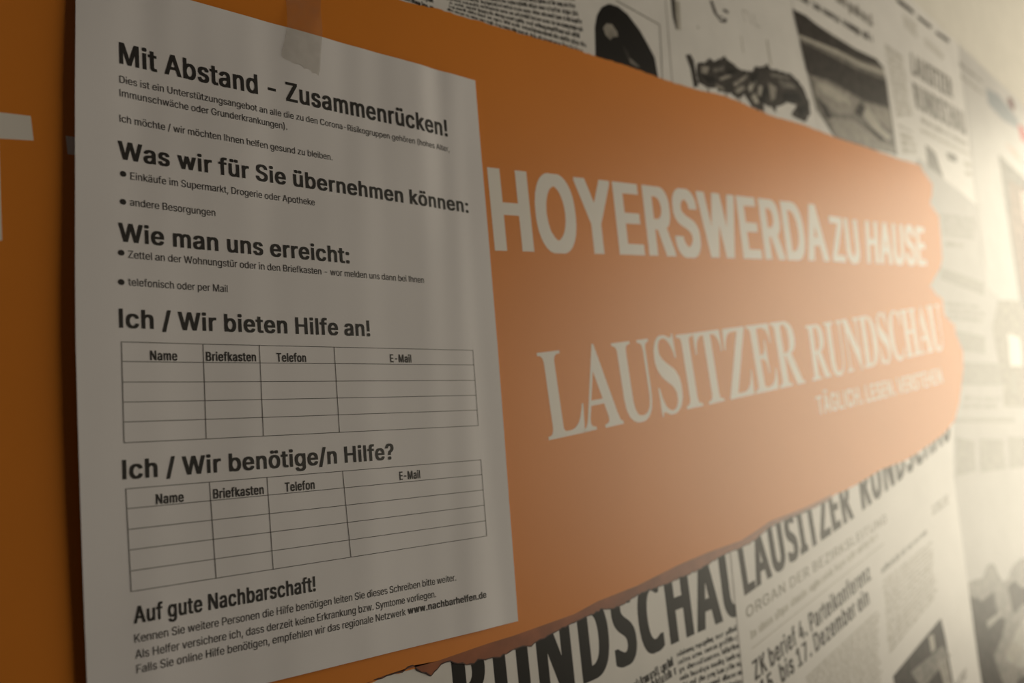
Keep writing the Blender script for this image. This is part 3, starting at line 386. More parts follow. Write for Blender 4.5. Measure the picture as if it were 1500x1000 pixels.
        '5': [533,[[[406,520],[56,519],[28,279],[28,242],[31,240],[76,235],[169,235],[184,247],[216,260],[244,245],[265,224],[280,197],[286,174],[286,151],[275,116],[265,101],[247,83],[221,68],[199,80],[180,97],[166,121],[162,142],[21,142],[20,109],[30,71],[43,47],[58,29],[89,5],[127,-12],[164,-18],[292,-17],[329,-7],[357,8],[395,42],[410,64],[420,86],[428,114],[431,141],[431,186],[426,221],[420,242],[405,272],[390,292],[374,308],[351,325],[309,342],[289,345],[180,346],[191,440],[406,440]]]],
        '7': [533,[[[58,-12],[205,-11],[430,436],[430,520],[22,519],[23,440],[272,439],[57,12]]]],
        'A': [560,[[[503,-11],[503,12],[500,22],[318,518],[316,520],[162,520],[-19,27],[-24,12],[-24,-11],[124,-12],[176,130],[304,130],[356,-12]],[[239,315],[276,210],[203,211]]]],
        'D': [582,[[[21,-12],[281,-12],[321,-7],[358,3],[388,17],[428,45],[450,69],[473,106],[483,129],[495,169],[502,222],[500,309],[490,361],[473,404],[450,441],[416,475],[388,493],[366,503],[341,512],[308,518],[20,519]],[[166,68],[165,439],[216,438],[241,433],[278,418],[301,402],[315,387],[332,364],[345,336],[355,299],[358,274],[357,222],[352,196],[342,166],[327,137],[301,108],[278,92],[248,78],[209,70]]]],
        'E': [499,[[[414,-12],[414,68],[165,69],[166,217],[395,218],[394,297],[166,297],[165,439],[411,440],[412,519],[21,520],[20,-11]]]],
        'H': [597,[[[21,-12],[165,-11],[166,220],[351,220],[352,-11],[497,-11],[496,520],[352,519],[351,300],[166,300],[165,519],[20,519]]]],
        'K': [547,[[[488,-12],[488,12],[293,286],[297,292],[482,489],[487,496],[487,519],[323,520],[166,350],[165,519],[21,520],[20,-11],[165,-11],[165,156],[193,185],[333,-12]]]],
        'O': [613,[[[433,490],[393,512],[346,525],[188,525],[149,515],[111,497],[86,478],[60,452],[45,432],[19,381],[4,322],[0,289],[0,219],[4,186],[17,132],[37,89],[64,52],[99,20],[138,-2],[161,-10],[193,-17],[341,-17],[383,-7],[424,13],[451,33],[484,69],[509,112],[527,171],[534,234],[532,304],[522,359],[510,392],[497,419],[472,454]],[[271,70],[263,70],[244,77],[218,92],[187,121],[177,134],[154,184],[144,241],[144,267],[149,304],[159,339],[174,369],[190,392],[214,415],[233,427],[261,438],[283,435],[309,422],[328,408],[350,384],[377,334],[387,294],[390,264],[389,226],[384,197],[375,171],[362,142],[347,121],[323,97],[303,83]]]],
        'P': [525,[[[21,-12],[165,-11],[166,173],[279,173],[334,180],[363,190],[381,200],[417,232],[437,267],[445,296],[448,316],[448,379],[443,408],[427,448],[417,462],[388,490],[349,510],[301,520],[20,519]],[[166,253],[165,439],[224,438],[261,425],[273,417],[288,399],[297,382],[303,359],[302,329],[288,296],[269,275],[249,263],[218,255]]]],
        'R': [529,[[[21,520],[20,-11],[165,-11],[165,186],[206,187],[313,-12],[466,-12],[467,14],[365,199],[368,203],[399,222],[418,241],[435,267],[447,304],[450,338],[447,399],[437,432],[417,466],[399,483],[378,498],[341,513],[316,518]],[[166,440],[214,440],[241,435],[269,422],[288,402],[302,374],[305,349],[302,331],[292,308],[273,287],[251,275],[226,268],[165,267]]]],
        'S': [527,[[[59,13],[97,-7],[146,-19],[302,-19],[341,-11],[372,3],[397,19],[428,54],[440,77],[447,100],[448,167],[438,204],[422,229],[392,254],[359,273],[312,289],[246,306],[192,328],[165,352],[157,370],[157,382],[165,402],[186,424],[214,439],[231,441],[257,429],[280,410],[293,387],[297,366],[441,366],[440,407],[432,435],[410,470],[376,499],[346,514],[297,526],[157,526],[117,518],[77,499],[59,486],[40,467],[28,450],[13,409],[12,350],[18,319],[37,287],[66,261],[99,243],[141,228],[217,208],[264,189],[290,170],[297,162],[305,142],[303,130],[295,110],[272,86],[246,71],[224,64],[189,78],[165,97],[152,117],[144,148],[-1,148],[-2,117],[10,72],[28,42]]]],
        'U': [597,[[[21,520],[20,144],[30,98],[43,69],[58,48],[89,18],[131,-5],[164,-15],[199,-20],[319,-20],[346,-17],[394,-2],[434,23],[460,49],[477,74],[488,101],[495,128],[497,519],[353,519],[353,189],[350,159],[335,121],[308,90],[279,73],[264,68],[253,68],[219,83],[193,106],[180,124],[167,159],[165,519]]]],
        'W': [766,[[[710,519],[563,519],[492,245],[420,519],[267,520],[194,245],[123,519],[-23,520],[-24,494],[115,-11],[271,-11],[342,253],[348,239],[415,-11],[569,-12],[573,-4],[708,489]]]],
        'Y': [552,[[[164,-12],[308,-11],[308,197],[493,493],[494,520],[341,520],[236,350],[131,520],[-24,519],[-24,496],[163,197]]]],
        'Z': [518,[[[439,-12],[439,68],[174,69],[209,116],[437,449],[437,519],[1,520],[1,440],[264,439],[2,59],[2,-11]]]],
        'a': [469,[[[376,-12],[377,276],[369,319],[350,351],[335,366],[310,381],[280,391],[246,396],[141,396],[115,393],[80,383],[60,373],[35,355],[15,332],[2,307],[2,281],[5,278],[60,261],[140,261],[149,279],[165,296],[195,313],[210,305],[224,291],[232,274],[235,259],[226,246],[208,240],[121,230],[58,215],[26,198],[7,179],[-3,162],[-8,146],[-10,82],[-3,52],[14,24],[36,3],[61,-10],[103,-20],[216,-20],[251,-12]],[[235,157],[235,137],[229,114],[215,92],[198,76],[171,63],[155,71],[139,87],[134,99],[134,111],[139,122],[153,136],[181,150],[211,156]]]],
        'b': [504,[[[13,520],[13,-11],[142,-12],[153,-17],[173,-20],[285,-20],[318,-13],[350,2],[383,29],[401,54],[416,86],[428,131],[431,171],[428,246],[416,291],[398,328],[388,341],[357,370],[333,383],[310,392],[272,397],[183,397],[155,393],[153,520]],[[217,67],[198,78],[184,93],[168,119],[156,158],[153,198],[159,236],[174,271],[200,300],[217,310],[223,310],[240,300],[259,281],[273,259],[286,214],[288,176],[279,136],[268,109],[242,78],[223,67]]]],
        'e': [484,[[[62,362],[27,324],[11,293],[1,263],[-6,219],[-6,154],[2,106],[22,59],[41,34],[63,13],[90,-3],[117,-13],[155,-20],[285,-18],[333,-3],[370,22],[386,39],[401,66],[404,74],[403,103],[350,117],[267,117],[256,96],[242,80],[212,63],[187,75],[162,98],[147,123],[137,158],[410,158],[411,233],[406,266],[394,303],[371,341],[338,370],[313,383],[280,393],[250,397],[162,397],[130,393],[93,382]],[[139,233],[146,253],[164,283],[183,300],[205,312],[222,303],[241,286],[256,263],[266,233]]]],
        'f': [334,[[[41,-12],[181,-11],[181,314],[268,316],[268,391],[182,392],[183,428],[193,448],[206,457],[268,458],[283,509],[282,533],[246,542],[134,542],[101,533],[72,517],[55,498],[46,481],[40,446],[40,392],[-34,391],[-34,316],[40,314]]]],
        'i': [247,[[[14,-12],[153,-11],[152,392],[13,391]],[[166,503],[160,518],[149,528],[134,535],[34,535],[19,528],[5,513],[1,503],[1,464],[8,449],[19,438],[34,432],[134,432],[149,438],[163,454],[166,464]]]],
        'k': [461,[[[13,520],[13,-11],[153,-12],[155,113],[253,-12],[410,-12],[411,14],[251,216],[399,366],[399,391],[245,392],[155,300],[154,519]]]],
        'm': [690,[[[598,-11],[596,292],[589,322],[581,341],[571,356],[547,378],[528,388],[508,395],[485,398],[373,397],[343,388],[323,377],[298,392],[267,398],[172,398],[143,392],[13,391],[13,-12],[154,-11],[154,244],[164,276],[171,286],[197,308],[207,305],[223,289],[229,277],[234,257],[234,-11],[375,-12],[376,252],[379,266],[389,286],[402,300],[417,310],[430,303],[444,289],[451,276],[456,254],[456,-11]]]],
        'n': [490,[[[397,-12],[396,282],[386,322],[378,339],[363,359],[347,373],[327,385],[300,393],[277,397],[180,397],[153,392],[13,392],[13,-11],[154,-11],[156,244],[161,261],[176,286],[193,302],[210,310],[223,302],[243,281],[253,257],[256,239],[256,-11]]]],
        'o': [495,[[[360,20],[386,49],[404,83],[416,119],[421,153],[421,223],[416,256],[401,301],[377,338],[347,367],[317,383],[292,392],[250,397],[163,397],[132,393],[98,383],[58,358],[32,331],[11,293],[-1,256],[-6,219],[-6,156],[1,113],[19,66],[49,26],[75,5],[97,-7],[115,-13],[150,-20],[278,-18],[318,-7],[340,5]],[[208,312],[235,295],[257,268],[274,226],[279,179],[271,138],[257,108],[230,77],[210,65],[205,65],[183,78],[159,106],[144,139],[136,188],[144,236],[156,264],[166,279],[187,300]]]],
        'r': [339,[[[13,-12],[154,-11],[154,241],[158,256],[174,284],[202,305],[215,310],[284,311],[283,395],[162,397],[142,392],[13,391]]]],
        's': [445,[[[38,10],[66,-7],[108,-18],[241,-20],[273,-15],[298,-7],[330,12],[352,34],[364,54],[371,78],[371,136],[366,154],[349,181],[328,198],[301,212],[186,242],[163,255],[151,273],[151,281],[157,293],[168,303],[185,313],[200,307],[214,293],[224,278],[228,265],[310,265],[361,277],[364,279],[364,304],[356,326],[342,348],[320,370],[293,385],[255,395],[120,395],[96,390],[63,377],[40,360],[26,344],[14,324],[7,301],[7,246],[14,223],[29,199],[45,185],[75,168],[195,137],[210,128],[221,118],[227,103],[221,89],[205,73],[190,65],[180,63],[161,73],[147,88],[133,118],[51,118],[-4,107],[-4,79],[2,58],[17,31]]]],
        't': [307,[[[252,-11],[253,15],[243,62],[241,64],[189,64],[176,72],[166,93],[166,315],[242,316],[243,390],[166,392],[166,483],[26,483],[25,392],[-34,390],[-34,317],[25,315],[25,68],[33,35],[45,17],[62,1],[82,-9],[101,-14],[226,-16]]]],
        'z': [460,[[[2,-12],[378,-11],[377,68],[182,69],[373,319],[372,392],[8,391],[9,312],[198,311],[2,57]]]],
    },
}
SPACE = {'R': 185, 'B': 200, 'S': 230, 'K': 230, 'X': 190}
CAP = {'R': 509, 'B': 519, 'S': 0, 'K': 0, 'X': 521}
for F in ('S', 'K'):
    CAP[F] = max(y for L in GLYPHS[F]['H'][1] for x, y in L)


def text_width(s, font, track):
    x = 0
    for ch in s:
        x += SPACE[font] if ch == ' ' else GLYPHS[font][ch][0] + track
    return x


def text_mesh(runs, cap, width, origin, angle, surf, track=0, lean=0.0):
    """runs = [(string, font)]; set in a flat layout cap mm tall and width mm wide, then laid on surf(u, v)"""
    tot = sum(text_width(s, f, track) for s, f in runs)
    sx = width / tot if width else cap / CAP[runs[0][1]]
    cu = bpy.data.curves.new('glyphs', 'CURVE')
    cu.dimensions = '2D'
    cu.fill_mode = 'BOTH'
    x = 0
    for s, f in runs:
        sy = cap / CAP[f]
        for ch in s:
            if ch == ' ':
                x += SPACE[f]
                continue
            adv, loops = GLYPHS[f][ch]
            for L in loops:
                sp = cu.splines.new('POLY')
                sp.points.add(len(L) - 1)
                sp.use_cyclic_u = True
                for p, (gx, gy) in zip(sp.points, L):
                    p.co = ((gx + x + track / 2) * sx + lean * gy * sy, gy * sy, 0, 1)
            x += adv + track
    tmp = bpy.data.objects.new('glyphs', cu)
    COL.objects.link(tmp)
    me = bpy.data.meshes.new_from_object(tmp.evaluated_get(bpy.context.evaluated_depsgraph_get()))
    bpy.data.objects.remove(tmp)
    bpy.data.curves.remove(cu)
    ca, sa = math.cos(angle), math.sin(angle)
    for vtx in me.vertices:
        a, b = vtx.co.x, vtx.co.y
        u = origin[0] + a * ca - b * sa
        v = origin[1] - (a * sa + b * ca)
        vtx.co = surf(u, v)
    me.materials.clear()
    return me


def on_wall(h):
    return lambda u, v: P3(u, v, h)


def wall_text(name, runs, quad, h, mat, parent, track=0, cap=None):
    """quad = baseline start, baseline end, (optional) cap-line point above the start"""
    a, b = quad[0], quad[1]
    ang = math.atan2(-(b[1] - a[1]), b[0] - a[0])
    width = math.hypot(b[0] - a[0], b[1] - a[1])
    lean = 0.0
    if cap is None:
        c = quad[2]
        dx, dy = c[0] - a[0], -(c[1] - a[1])
        cap = -dx * math.sin(ang) + dy * math.cos(ang)
        lean = (dx * math.cos(ang) + dy * math.sin(ang)) / cap
    me = text_mesh(runs, cap, width, a, ang, on_wall(h), track, lean)
    me.name = name
    return link(name, me, [mat], parent)


def newsprint_lines(name, quad, rows, h, mat, parent, seed, fill=0.55, ragged=0.1, dense=1.0, label=None):
    """a column of unreadable small print: rows of word-long runs of letter strokes inside the
    quad (top left, top right, bottom right, bottom left)"""
    R = random.Random(seed)
    tl, tr_, br, bl = [Vector(q) for q in quad]
    bm = bmesh.new()

    def at(s, t):
        p = (tl.lerp(tr_, s)).lerp(bl.lerp(br, s), t)
        return bm.verts.new(P3(p.x, p.y, h))
    wid = (tr_ - tl).length
    pitch = 1.0 / rows
    hmm = (bl - tl).length / rows
    for r in range(rows):
        s = R.uniform(0, 0.02)
        end = 1.0 - (R.uniform(0, ragged))
        while s < end:
            wlen = R.uniform(2.2, 7.5) * hmm * 0.55 / wid
            e = min(s + wlen, end)
            step = hmm * 0.30 / wid / dense
            x = s
            t0 = (r + 0.5 - fill / 2) * pitch
            t1 = (r + 0.5 + fill / 2) * pitch
            while x < e - step * 0.3:
                up = R.random()
                a = t0 - (0.22 * pitch if up > 0.8 else 0)
                b = t1 + (0.2 * pitch if up < 0.1 else 0)
                w = step * R.uniform(0.45, 0.95)
                bm.faces.new((at(x, a), at(x, b), at(x + w, b), at(x + w, a)))
                if R.random() < 0.55:      # a cross stroke joins two stems
                    k = R.choice((t0, (t0 + t1) / 2, t1 - 0.16 * pitch))
                    bm.faces.new((at(x + w, k), at(x + w, k + 0.16 * pitch), at(x + step * 1.02, k + 0.16 * pitch), at(x + step * 1.02, k)))
                x += step
            s = e + hmm * 0.42 / wid
    bmesh.ops.recalc_face_normals(bm, faces=bm.faces[:])
    me = bpy.data.meshes.new(name)
    bm.to_mesh(me)
    bm.free()
    o = link(name, me, [mat], parent)
    if label:
        o['label'] = label
    return o


def bar(a, b, t):
    """polygon of a straight stroke from a to b, t mm thick"""
    d = Vector((b[0] - a[0], b[1] - a[1]))
    n = Vector((-d.y, d.x)).normalized() * (t / 2)
    return [(a[0] + n.x, a[1] + n.y), (b[0] + n.x, b[1] + n.y), (b[0] - n.x, b[1] - n.y), (a[0] - n.x, a[1] - n.y)]


def ragged_line(pts, amp, step, seed):
    """the same line torn: extra points with a small random offset"""
    R = random.Random(seed)
    o = []
    for i in range(len(pts) - 1):
        a, b = Vector(pts[i]), Vector(pts[i + 1])
        n = max(1, int((b - a).length / step))
        for k in range(n):
            p = a.lerp(b, k / n)
            j = amp if (i or k) else 0
            o.append((p.x + R.uniform(-j, j), p.y + R.uniform(-j, j)))
    o.append(tuple(pts[-1]))
    return o


# ------------------------------------------------------------------ the wall
bm = bmesh.new()
add_slab(bm, [(-1500, -1000), (3200, -1000), (3200, 1600), (-1500, 1600)], WH - 120, WH - 0.02)
bmesh.ops.recalc_face_normals(bm, faces=bm.faces[:])
me = bpy.data.meshes.new('wall_back')
bm.to_mesh(me)
bm.free()
wall = link('wall_back', me, ['plaster'])
wall['kind'] = 'structure'

# the side wall with the window that lights the mural (outside the frame, to the right)
WX, WY0, WY1, WZ0, WZ1 = 1709.0, 0.07, 1.16, 1.46 - 0.48, 1.46 + 0.48


def side_box(bm, x0, x1, y0, y1, z0, z1):
    vs = [bm.verts.new((x / 1000.0, -y, z)) for x in (x0, x1) for y in (y0, y1) for z in (z0, z1)]
    for f in ((0, 1, 3, 2), (4, 6, 7, 5), (0, 4, 5, 1), (2, 3, 7, 6), (0, 2, 6, 4), (1, 5, 7, 3)):
        bm.faces.new([vs[i] for i in f])


bm = bmesh.new()
top, bottom, far = 2.7, 0.0, 3.0
side_box(bm, WX + 6, WX + 126, -WALL_Y + 0.0005, far, bottom, WZ0)
side_box(bm, WX + 6, WX + 126, -WALL_Y + 0.0005, far, WZ1, top)
side_box(bm, WX + 6, WX + 126, WY1, far, WZ0, WZ1)
side_box(bm, WX + 6, WX + 126, -WALL_Y + 0.0005, WY0 - 0.02, WZ0, WZ1)
bmesh.ops.recalc_face_normals(bm, faces=bm.faces[:])
me = bpy.data.meshes.new('wall_right')
bm.to_mesh(me)
bm.free()
link('wall_right', me, ['plaster'])['kind'] = 'structure'
bm = bmesh.new()
for y0, y1, z0, z1 in ((WY0 - 0.02, WY0 + 0.02, WZ0, WZ1), (WY1 - 0.04, WY1, WZ0, WZ1), (WY0 + 0.02, WY1 - 0.04, WZ0, WZ0 + 0.04), (WY0 + 0.02, WY1 - 0.04, WZ1 - 0.04, WZ1)):
    side_box(bm, WX + 6, WX + 60, y0, y1, z0, z1)
bmesh.ops.recalc_face_normals(bm, faces=bm.faces[:])
me = bpy.data.meshes.new('window_1')
bm.to_mesh(me)
bm.free()
win = link('window_1', me, ['white_print'])
win['kind'] = 'structure'
bm = bmesh.new()
side_box(bm, WX + 34, WX + 38, WY0 + 0.02, WY1 - 0.04, WZ0 + 0.04, WZ1 - 0.04)
bmesh.ops.recalc_face_normals(bm, faces=bm.faces[:])
me = bpy.data.meshes.new('window_pane')
bm.to_mesh(me)
bm.free()
link('window_pane', me, ['daylight'], win)['label'] = 'bright daylit pane'

# ------------------------------------------------------------------ newspaper pages of the mural


def page(name, label, poly, k, mat='newsprint', h0=None):
    cu = sum(p[0] for p in poly) / len(poly)
    cv = sum(p[1] for p in poly) / len(poly)
    t = thing(name, label, 'newspaper page', cu, cv, WH, 'newspaper pages printed on the wall')
    base = WH + k * LAYER
    slab('sheet', poly, WH, base + LAYER, mat, t)
    return t, base + LAYER + 0.01


# -- page with a column of small print and a portrait in a dark arch, above the band
t, h = page('newspaper_page', 'newspaper page of small print with a dark arched portrait, above the orange band', [(58.5, -82.4), (396.3, -152.6), (400.8, -106.0), (397.5, -42.5), (396.9, -22.0), (147.4, 29.8), (55.0, 3.6)], 1)
newsprint_lines('text_column', [(196.5, -62.5), (308.1, -97.5), (311.9, -29.4), (195.8, -34.2)], 13, h, 'black', t, 11, 0.5, 0.06, 0.72)
newsprint_lines('text_column', [(153.4, -47.8), (189.1, -59.3), (188.7, -34.7), (152.6, -36.7)], 5, h, 'black', t, 12, 0.5, 0.1, 0.72)
picture('portrait_photo', [
    ([(317.5, -41.1), (319.9, -62.7), (323.3, -72.3), (329.0, -79.7), (337.1, -84.6), (346.1, -85.2), (355.4, -82.4), (366.9, -73.6), (374.2, -64.9), (380.3, -56.8), (381.7, -38.9), (314.9, -23.6)], 'black'),
    ([(328.1, -64.9), (332.1, -68.9), (337.6, -70.0), (342.4, -65.9), (342.6, -62.5), (336.9, -60.5), (334.5, -57.9), (330.1, -60.1)], 'midgrey'),
    ([(345.9, -57.0), (350.5, -55.3), (353.2, -50.0), (359.7, -46.7), (363.7, -44.7), (355.2, -45.1), (350.7, -47.4)], 'dark'),
    ([(351.7, -49.7), (355.8, -48.7), (362.4, -45.9), (359.4, -44.6), (352.5, -45.9)], 'grey')], h, t)
picture('photo_frame', [(bar(*[(344.6, -89.3), (390.1, -84.1)], 1.0), 'grey'), (bar(*[(390.1, -84.1), (386.0, -41.9)], 1.0), 'grey'), (bar(*[(400.8, -106.0), (397.5, -42.5)], 1.3), 'midgrey')], h, t)

# -- page with the drawing
t, h = page('newspaper_page', 'newspaper page with an inked dark crowd, left of the bridge photo', [(396.3, -152.6), (584.1, -218.4), (582.1, -149.9), (599.9, -33.1), (402.1, -7.7), (397.5, -42.5), (400.8, -106.0)], 2)
def D(s):
    return W(s)
def rag(pts, seed):
    return ragged_line(pts + [pts[0]], 0.9, 3.0, seed)[:-1]


picture('ink_drawing', [
    ([(417.0, -68.1), (423.0, -70.2), (426.4, -66.2), (427.1, -56.8), (428.4, -46.5), (422.3, -44.0), (420.9, -58.5), (417.4, -66.1)], 'dark'),
    (rag([(430.2, -65.0), (446.3, -70.0), (457.5, -74.4), (468.7, -77.8), (479.1, -75.9), (485.8, -73.0), (503.2, -76.0), (508.3, -81.9), (532.6, -85.4), (564.2, -88.1), (579.6, -80.7), (587.7, -68.9), (586.8, -56.4), (576.1, -48.8), (565.0, -47.2), (555.1, -50.0), (566.1, -60.7), (553.4, -60.4), (533.2, -52.6), (531.9, -47.0), (523.0, -51.6), (511.5, -43.4), (496.6, -44.9), (488.8, -52.2), (476.8, -47.4), (464.7, -49.2), (452.4, -48.6), (438.6, -47.7), (427.3, -49.4)], 1), 'dark'),
    ([(435.0, -64.0), (445.4, -65.5), (440.8, -58.9), (434.0, -58.4)], 'midgrey'),
    ([(456.2, -59.3), (471.7, -66.3), (473.1, -64.4), (457.6, -57.4)], 'midgrey'),
    ([(473.8, -59.0), (496.8, -72.2), (494.0, -68.1), (477.0, -56.9)], 'midgrey'),
    ([(494.2, -60.2), (506.0, -70.9), (507.2, -67.7), (497.1, -56.3)], 'pale'),
    ([(510.7, -66.2), (518.3, -65.6), (512.4, -56.2), (507.8, -57.5)], 'pale'),
    ([(525.6, -72.0), (537.2, -69.9), (532.8, -59.5), (525.9, -55.7)], 'midgrey'),
    ([(541.0, -77.9), (564.3, -79.6), (569.8, -76.0), (545.8, -71.8)], 'grey'),
    ([(448.8, -65.2), (465.7, -71.5), (463.0, -67.0), (449.9, -62.2)], 'grey'),
    ([(435.3, -56.6), (449.2, -58.8), (451.9, -55.0), (441.0, -51.5)], 'black'), ([(466.6, -67.3), (478.4, -72.3), (481.4, -69.7), (469.6, -64.7)], 'black'), ([(500.5, -71.9), (513.4, -78.4), (502.4, -63.2)], 'black'), ([(516.5, -66.4), (524.0, -64.6), (517.4, -52.7), (509.5, -52.2)], 'black'),
    ([(544.6, -66.8), (571.2, -72.7), (575.8, -65.1), (547.5, -61.5)], 'black'), ([(529.7, -81.2), (556.9, -84.0), (563.0, -83.0), (530.9, -77.9)], 'grey'), ([(567.8, -58.6), (580.1, -64.8), (583.1, -59.3), (570.4, -51.9)], 'black'),
    ([(449.9, -53.5), (460.1, -52.5), (461.2, -49.5), (451.0, -50.5)], 'midgrey'), ([(474.5, -53.6), (486.9, -60.8), (490.1, -58.2), (477.6, -50.9)], 'midgrey'), ([(496.4, -52.8), (503.1, -57.6), (507.3, -50.5), (501.0, -48.1)], 'pale'), ([(522.4, -84.1), (527.3, -88.2), (530.5, -84.9)], 'dark'), ([(461.0, -74.8), (467.3, -79.7), (470.1, -75.9)], 'dark'), ([(442.5, -68.0), (446.8, -72.9), (451.6, -70.8)], 'dark'),
    ([(440.2, -47.0), (451.0, -50.5), (451.9, -46.3), (441.2, -43.4)], 'newsprint'), ([(462.6, -47.6), (470.3, -50.4), (470.1, -45.4), (462.2, -45.3)], 'newsprint'), ([(480.4, -47.1), (487.1, -53.0), (490.2, -45.8), (481.6, -44.0)], 'newsprint'),
    ([(513.1, -50.6), (522.5, -49.1), (533.3, -44.4), (513.0, -41.4)], 'newsprint')], h, t)
picture('cartoon_face', [
    ([(456.4, -122.6), (460.1, -123.7), (465.0, -112.7), (470.4, -113.1), (477.5, -112.9), (475.0, -109.3), (467.6, -107.8), (459.9, -113.5)], 'dark'),
    ([(473.7, -120.9), (480.9, -120.7), (479.5, -118.0), (473.3, -118.5)], 'dark'),
    ([(466.4, -110.9), (474.0, -113.0), (471.7, -110.7), (466.2, -109.7)], 'newsprint')], h, t)
picture('ink_stroke', [([(406.9, -110.0), (412.0, -111.5), (410.6, -95.1), (411.6, -86.8), (409.0, -85.6), (406.7, -95.0)], 'dark'), ([(411.6, -109.2), (417.3, -109.8), (414.7, -86.6), (410.6, -86.0)], 'pale')], h, t)
for stroke, ink in [
        (bar(*[(500.9, -127.6), (502.6, -117.6)], 0.7), 'midgrey'),
        (bar(*[(500.9, -127.6), (508.5, -127.5)], 0.7), 'midgrey'),
        (bar(*[(508.5, -127.5), (512.2, -117.9)], 0.7), 'midgrey'),
        (bar(*[(516.5, -128.6), (517.4, -119.4)], 0.7), 'midgrey'),
        (bar(*[(517.4, -119.4), (525.2, -119.1)], 0.7), 'midgrey'),
        (bar(*[(494.0, -103.6), (494.7, -88.8)], 1.2), 'pale'),
        (bar(*[(532.2, -110.3), (533.2, -87.9)], 2.2), 'pale'),
        (bar(*[(436.0, -95.7), (437.3, -93.9)], 1.2), 'midgrey')]:
    picture('ink_stroke', [(stroke, ink)], h, t)

# -- page with the bridge photo
t, h = page('newspaper_page', 'newspaper page with bold headlines over a dark photo of a bridge', [(584.1, -218.4), (735.9, -271.6), (744.2, -193.8), (741.1, -48.1), (725.1, 25.4), (609.6, 38.7), (599.9, -33.1), (582.1, -149.9)], 4)
newsprint_lines('headline', [(584.1, -172.1), (728.2, -167.9), (727.5, -156.4), (585.2, -162.9)], 1, h, 'dark', t, 21, 0.62, 0.0, 0.8)
newsprint_lines('headline', [(662.2, -194.8), (731.5, -188.8), (729.7, -173.3), (661.0, -180.9)], 1, h, 'grey', t, 22, 0.62, 0.0, 0.8)
picture('bridge_photo', [
    ([(580.3, -151.3), (741.6, -137.9), (744.4, -123.7), (743.4, -46.4), (729.4, -46.8), (682.6, -43.4), (622.2, -43.4), (597.5, -63.5), (585.2, -126.2)], 'grey'),
    ([(580.3, -151.3), (601.4, -151.6), (640.3, -144.2), (683.4, -142.1), (729.0, -142.6), (741.4, -137.1), (693.7, -132.4), (653.2, -133.0), (584.8, -129.3)], 'dark'),
    ([(584.8, -129.3), (652.8, -131.6), (695.7, -130.2), (743.1, -133.3), (743.2, -129.1), (694.5, -125.8), (651.7, -127.3), (585.2, -126.2)], 'pale'),
    ([(585.5, -123.2), (625.2, -122.6), (677.5, -121.0), (742.9, -123.3), (740.0, -95.2), (689.9, -91.5), (628.1, -97.5), (594.0, -94.6), (590.1, -96.8)], 'dark'),
    ([(598.3, -93.7), (623.8, -94.5), (664.4, -91.9), (678.3, -87.0), (663.9, -72.1), (633.2, -67.1), (613.6, -73.2), (600.8, -76.7)], 'midgrey'),
    ([(604.2, -90.0), (627.8, -91.6), (655.7, -87.4), (661.7, -82.1), (634.3, -80.2), (613.6, -82.0)], 'pale'),
    ([(683.8, -88.1), (740.8, -93.3), (741.1, -71.0), (712.2, -76.4), (686.0, -77.9)], 'midgrey'),
    ([(676.3, -79.9), (693.7, -86.2), (718.7, -70.8), (736.3, -64.5), (726.0, -58.5), (702.6, -62.3)], 'pale'),
    ([(612.6, -60.4), (662.4, -66.5), (711.5, -55.9), (738.9, -54.6), (736.8, -48.1), (684.4, -45.0), (625.0, -45.2)], 'midgrey'),
    ([(600.1, -74.1), (615.4, -71.0), (624.6, -61.5), (614.4, -58.2)], 'dark'),
    ([(667.4, -75.4), (681.0, -87.5), (690.5, -84.2), (679.3, -72.5)], 'dark'),
    ([(683.2, -68.0), (695.9, -66.4), (726.0, -58.5), (711.5, -55.9)], 'dark')], h, t)

# -- far page with the two-line masthead
t, h = page('newspaper_page', 'far newspaper page with grey two-line masthead, under the bare cream wall', [(709.8, -261.0), (835.5, -235.6), (946.2, -215.0), (932.5, -88.9), (914.3, 72.3), (723.0, 85.0), (707.5, -42.3), (700.9, -181.4)], 3)
wall_text('masthead_line', [('LAUSITZER', 'K')], [(806.2, -145.4), (905.7, -139.4), (809.5, -170.2)], h, 'grey', t, -10)
wall_text('masthead_line', [('RUNDSCHAU', 'K')], [(803.2, -107.7), (929.4, -100.3), (803.3, -136.5)], h, 'grey', t, -10)
picture('title_rule', [([(795.1, -226.6), (807.6, -227.3), (837.8, -223.0), (833.1, -218.6), (799.7, -221.9)], 'dark'), ([(845.4, -221.3), (879.1, -217.3), (872.5, -213.1), (843.9, -217.0)], 'dark'), ([(888.6, -215.1), (921.7, -213.4), (918.1, -208.4), (885.5, -211.1)], 'dark')], h, t)
newsprint_lines('text_column', [(751.9, -162.7), (789.6, -160.6), (793.5, -96.9), (754.9, -87.7)], 12, h, 'pale', t, 31, 0.6, 0.05)
newsprint_lines('text_column', [(805.7, -211.5), (836.6, -209.5), (837.0, -191.0), (807.2, -196.7)], 4, h, 'pale', t, 32, 0.6, 0.05)
newsprint_lines('text_column', [(849.4, -199.0), (911.3, -189.6), (914.1, -177.3), (852.6, -188.9)], 3, h, 'pale', t, 33, 0.6, 0.4)
newsprint_lines('headline', [(752.7, -165.1), (786.8, -161.4), (787.2, -157.8), (753.0, -161.5)], 1, h, 'midgrey', t, 34, 0.6, 0)
newsprint_lines('headline', [(810.1, -100.3), (923.5, -94.4), (924.2, -86.6), (809.2, -92.7)], 1, h, 'midgrey', t, 35, 0.6, 0)
newsprint_lines('headline', [(805.9, -87.7), (926.3, -82.2), (925.7, -75.8), (805.5, -81.7)], 1, h, 'pale', t, 36, 0.6, 0)
newsprint_lines('headline', [(755.8, -81.5), (785.2, -80.8), (785.6, -77.3), (756.2, -78.1)], 1, h, 'midgrey', t, 37, 0.6, 0)
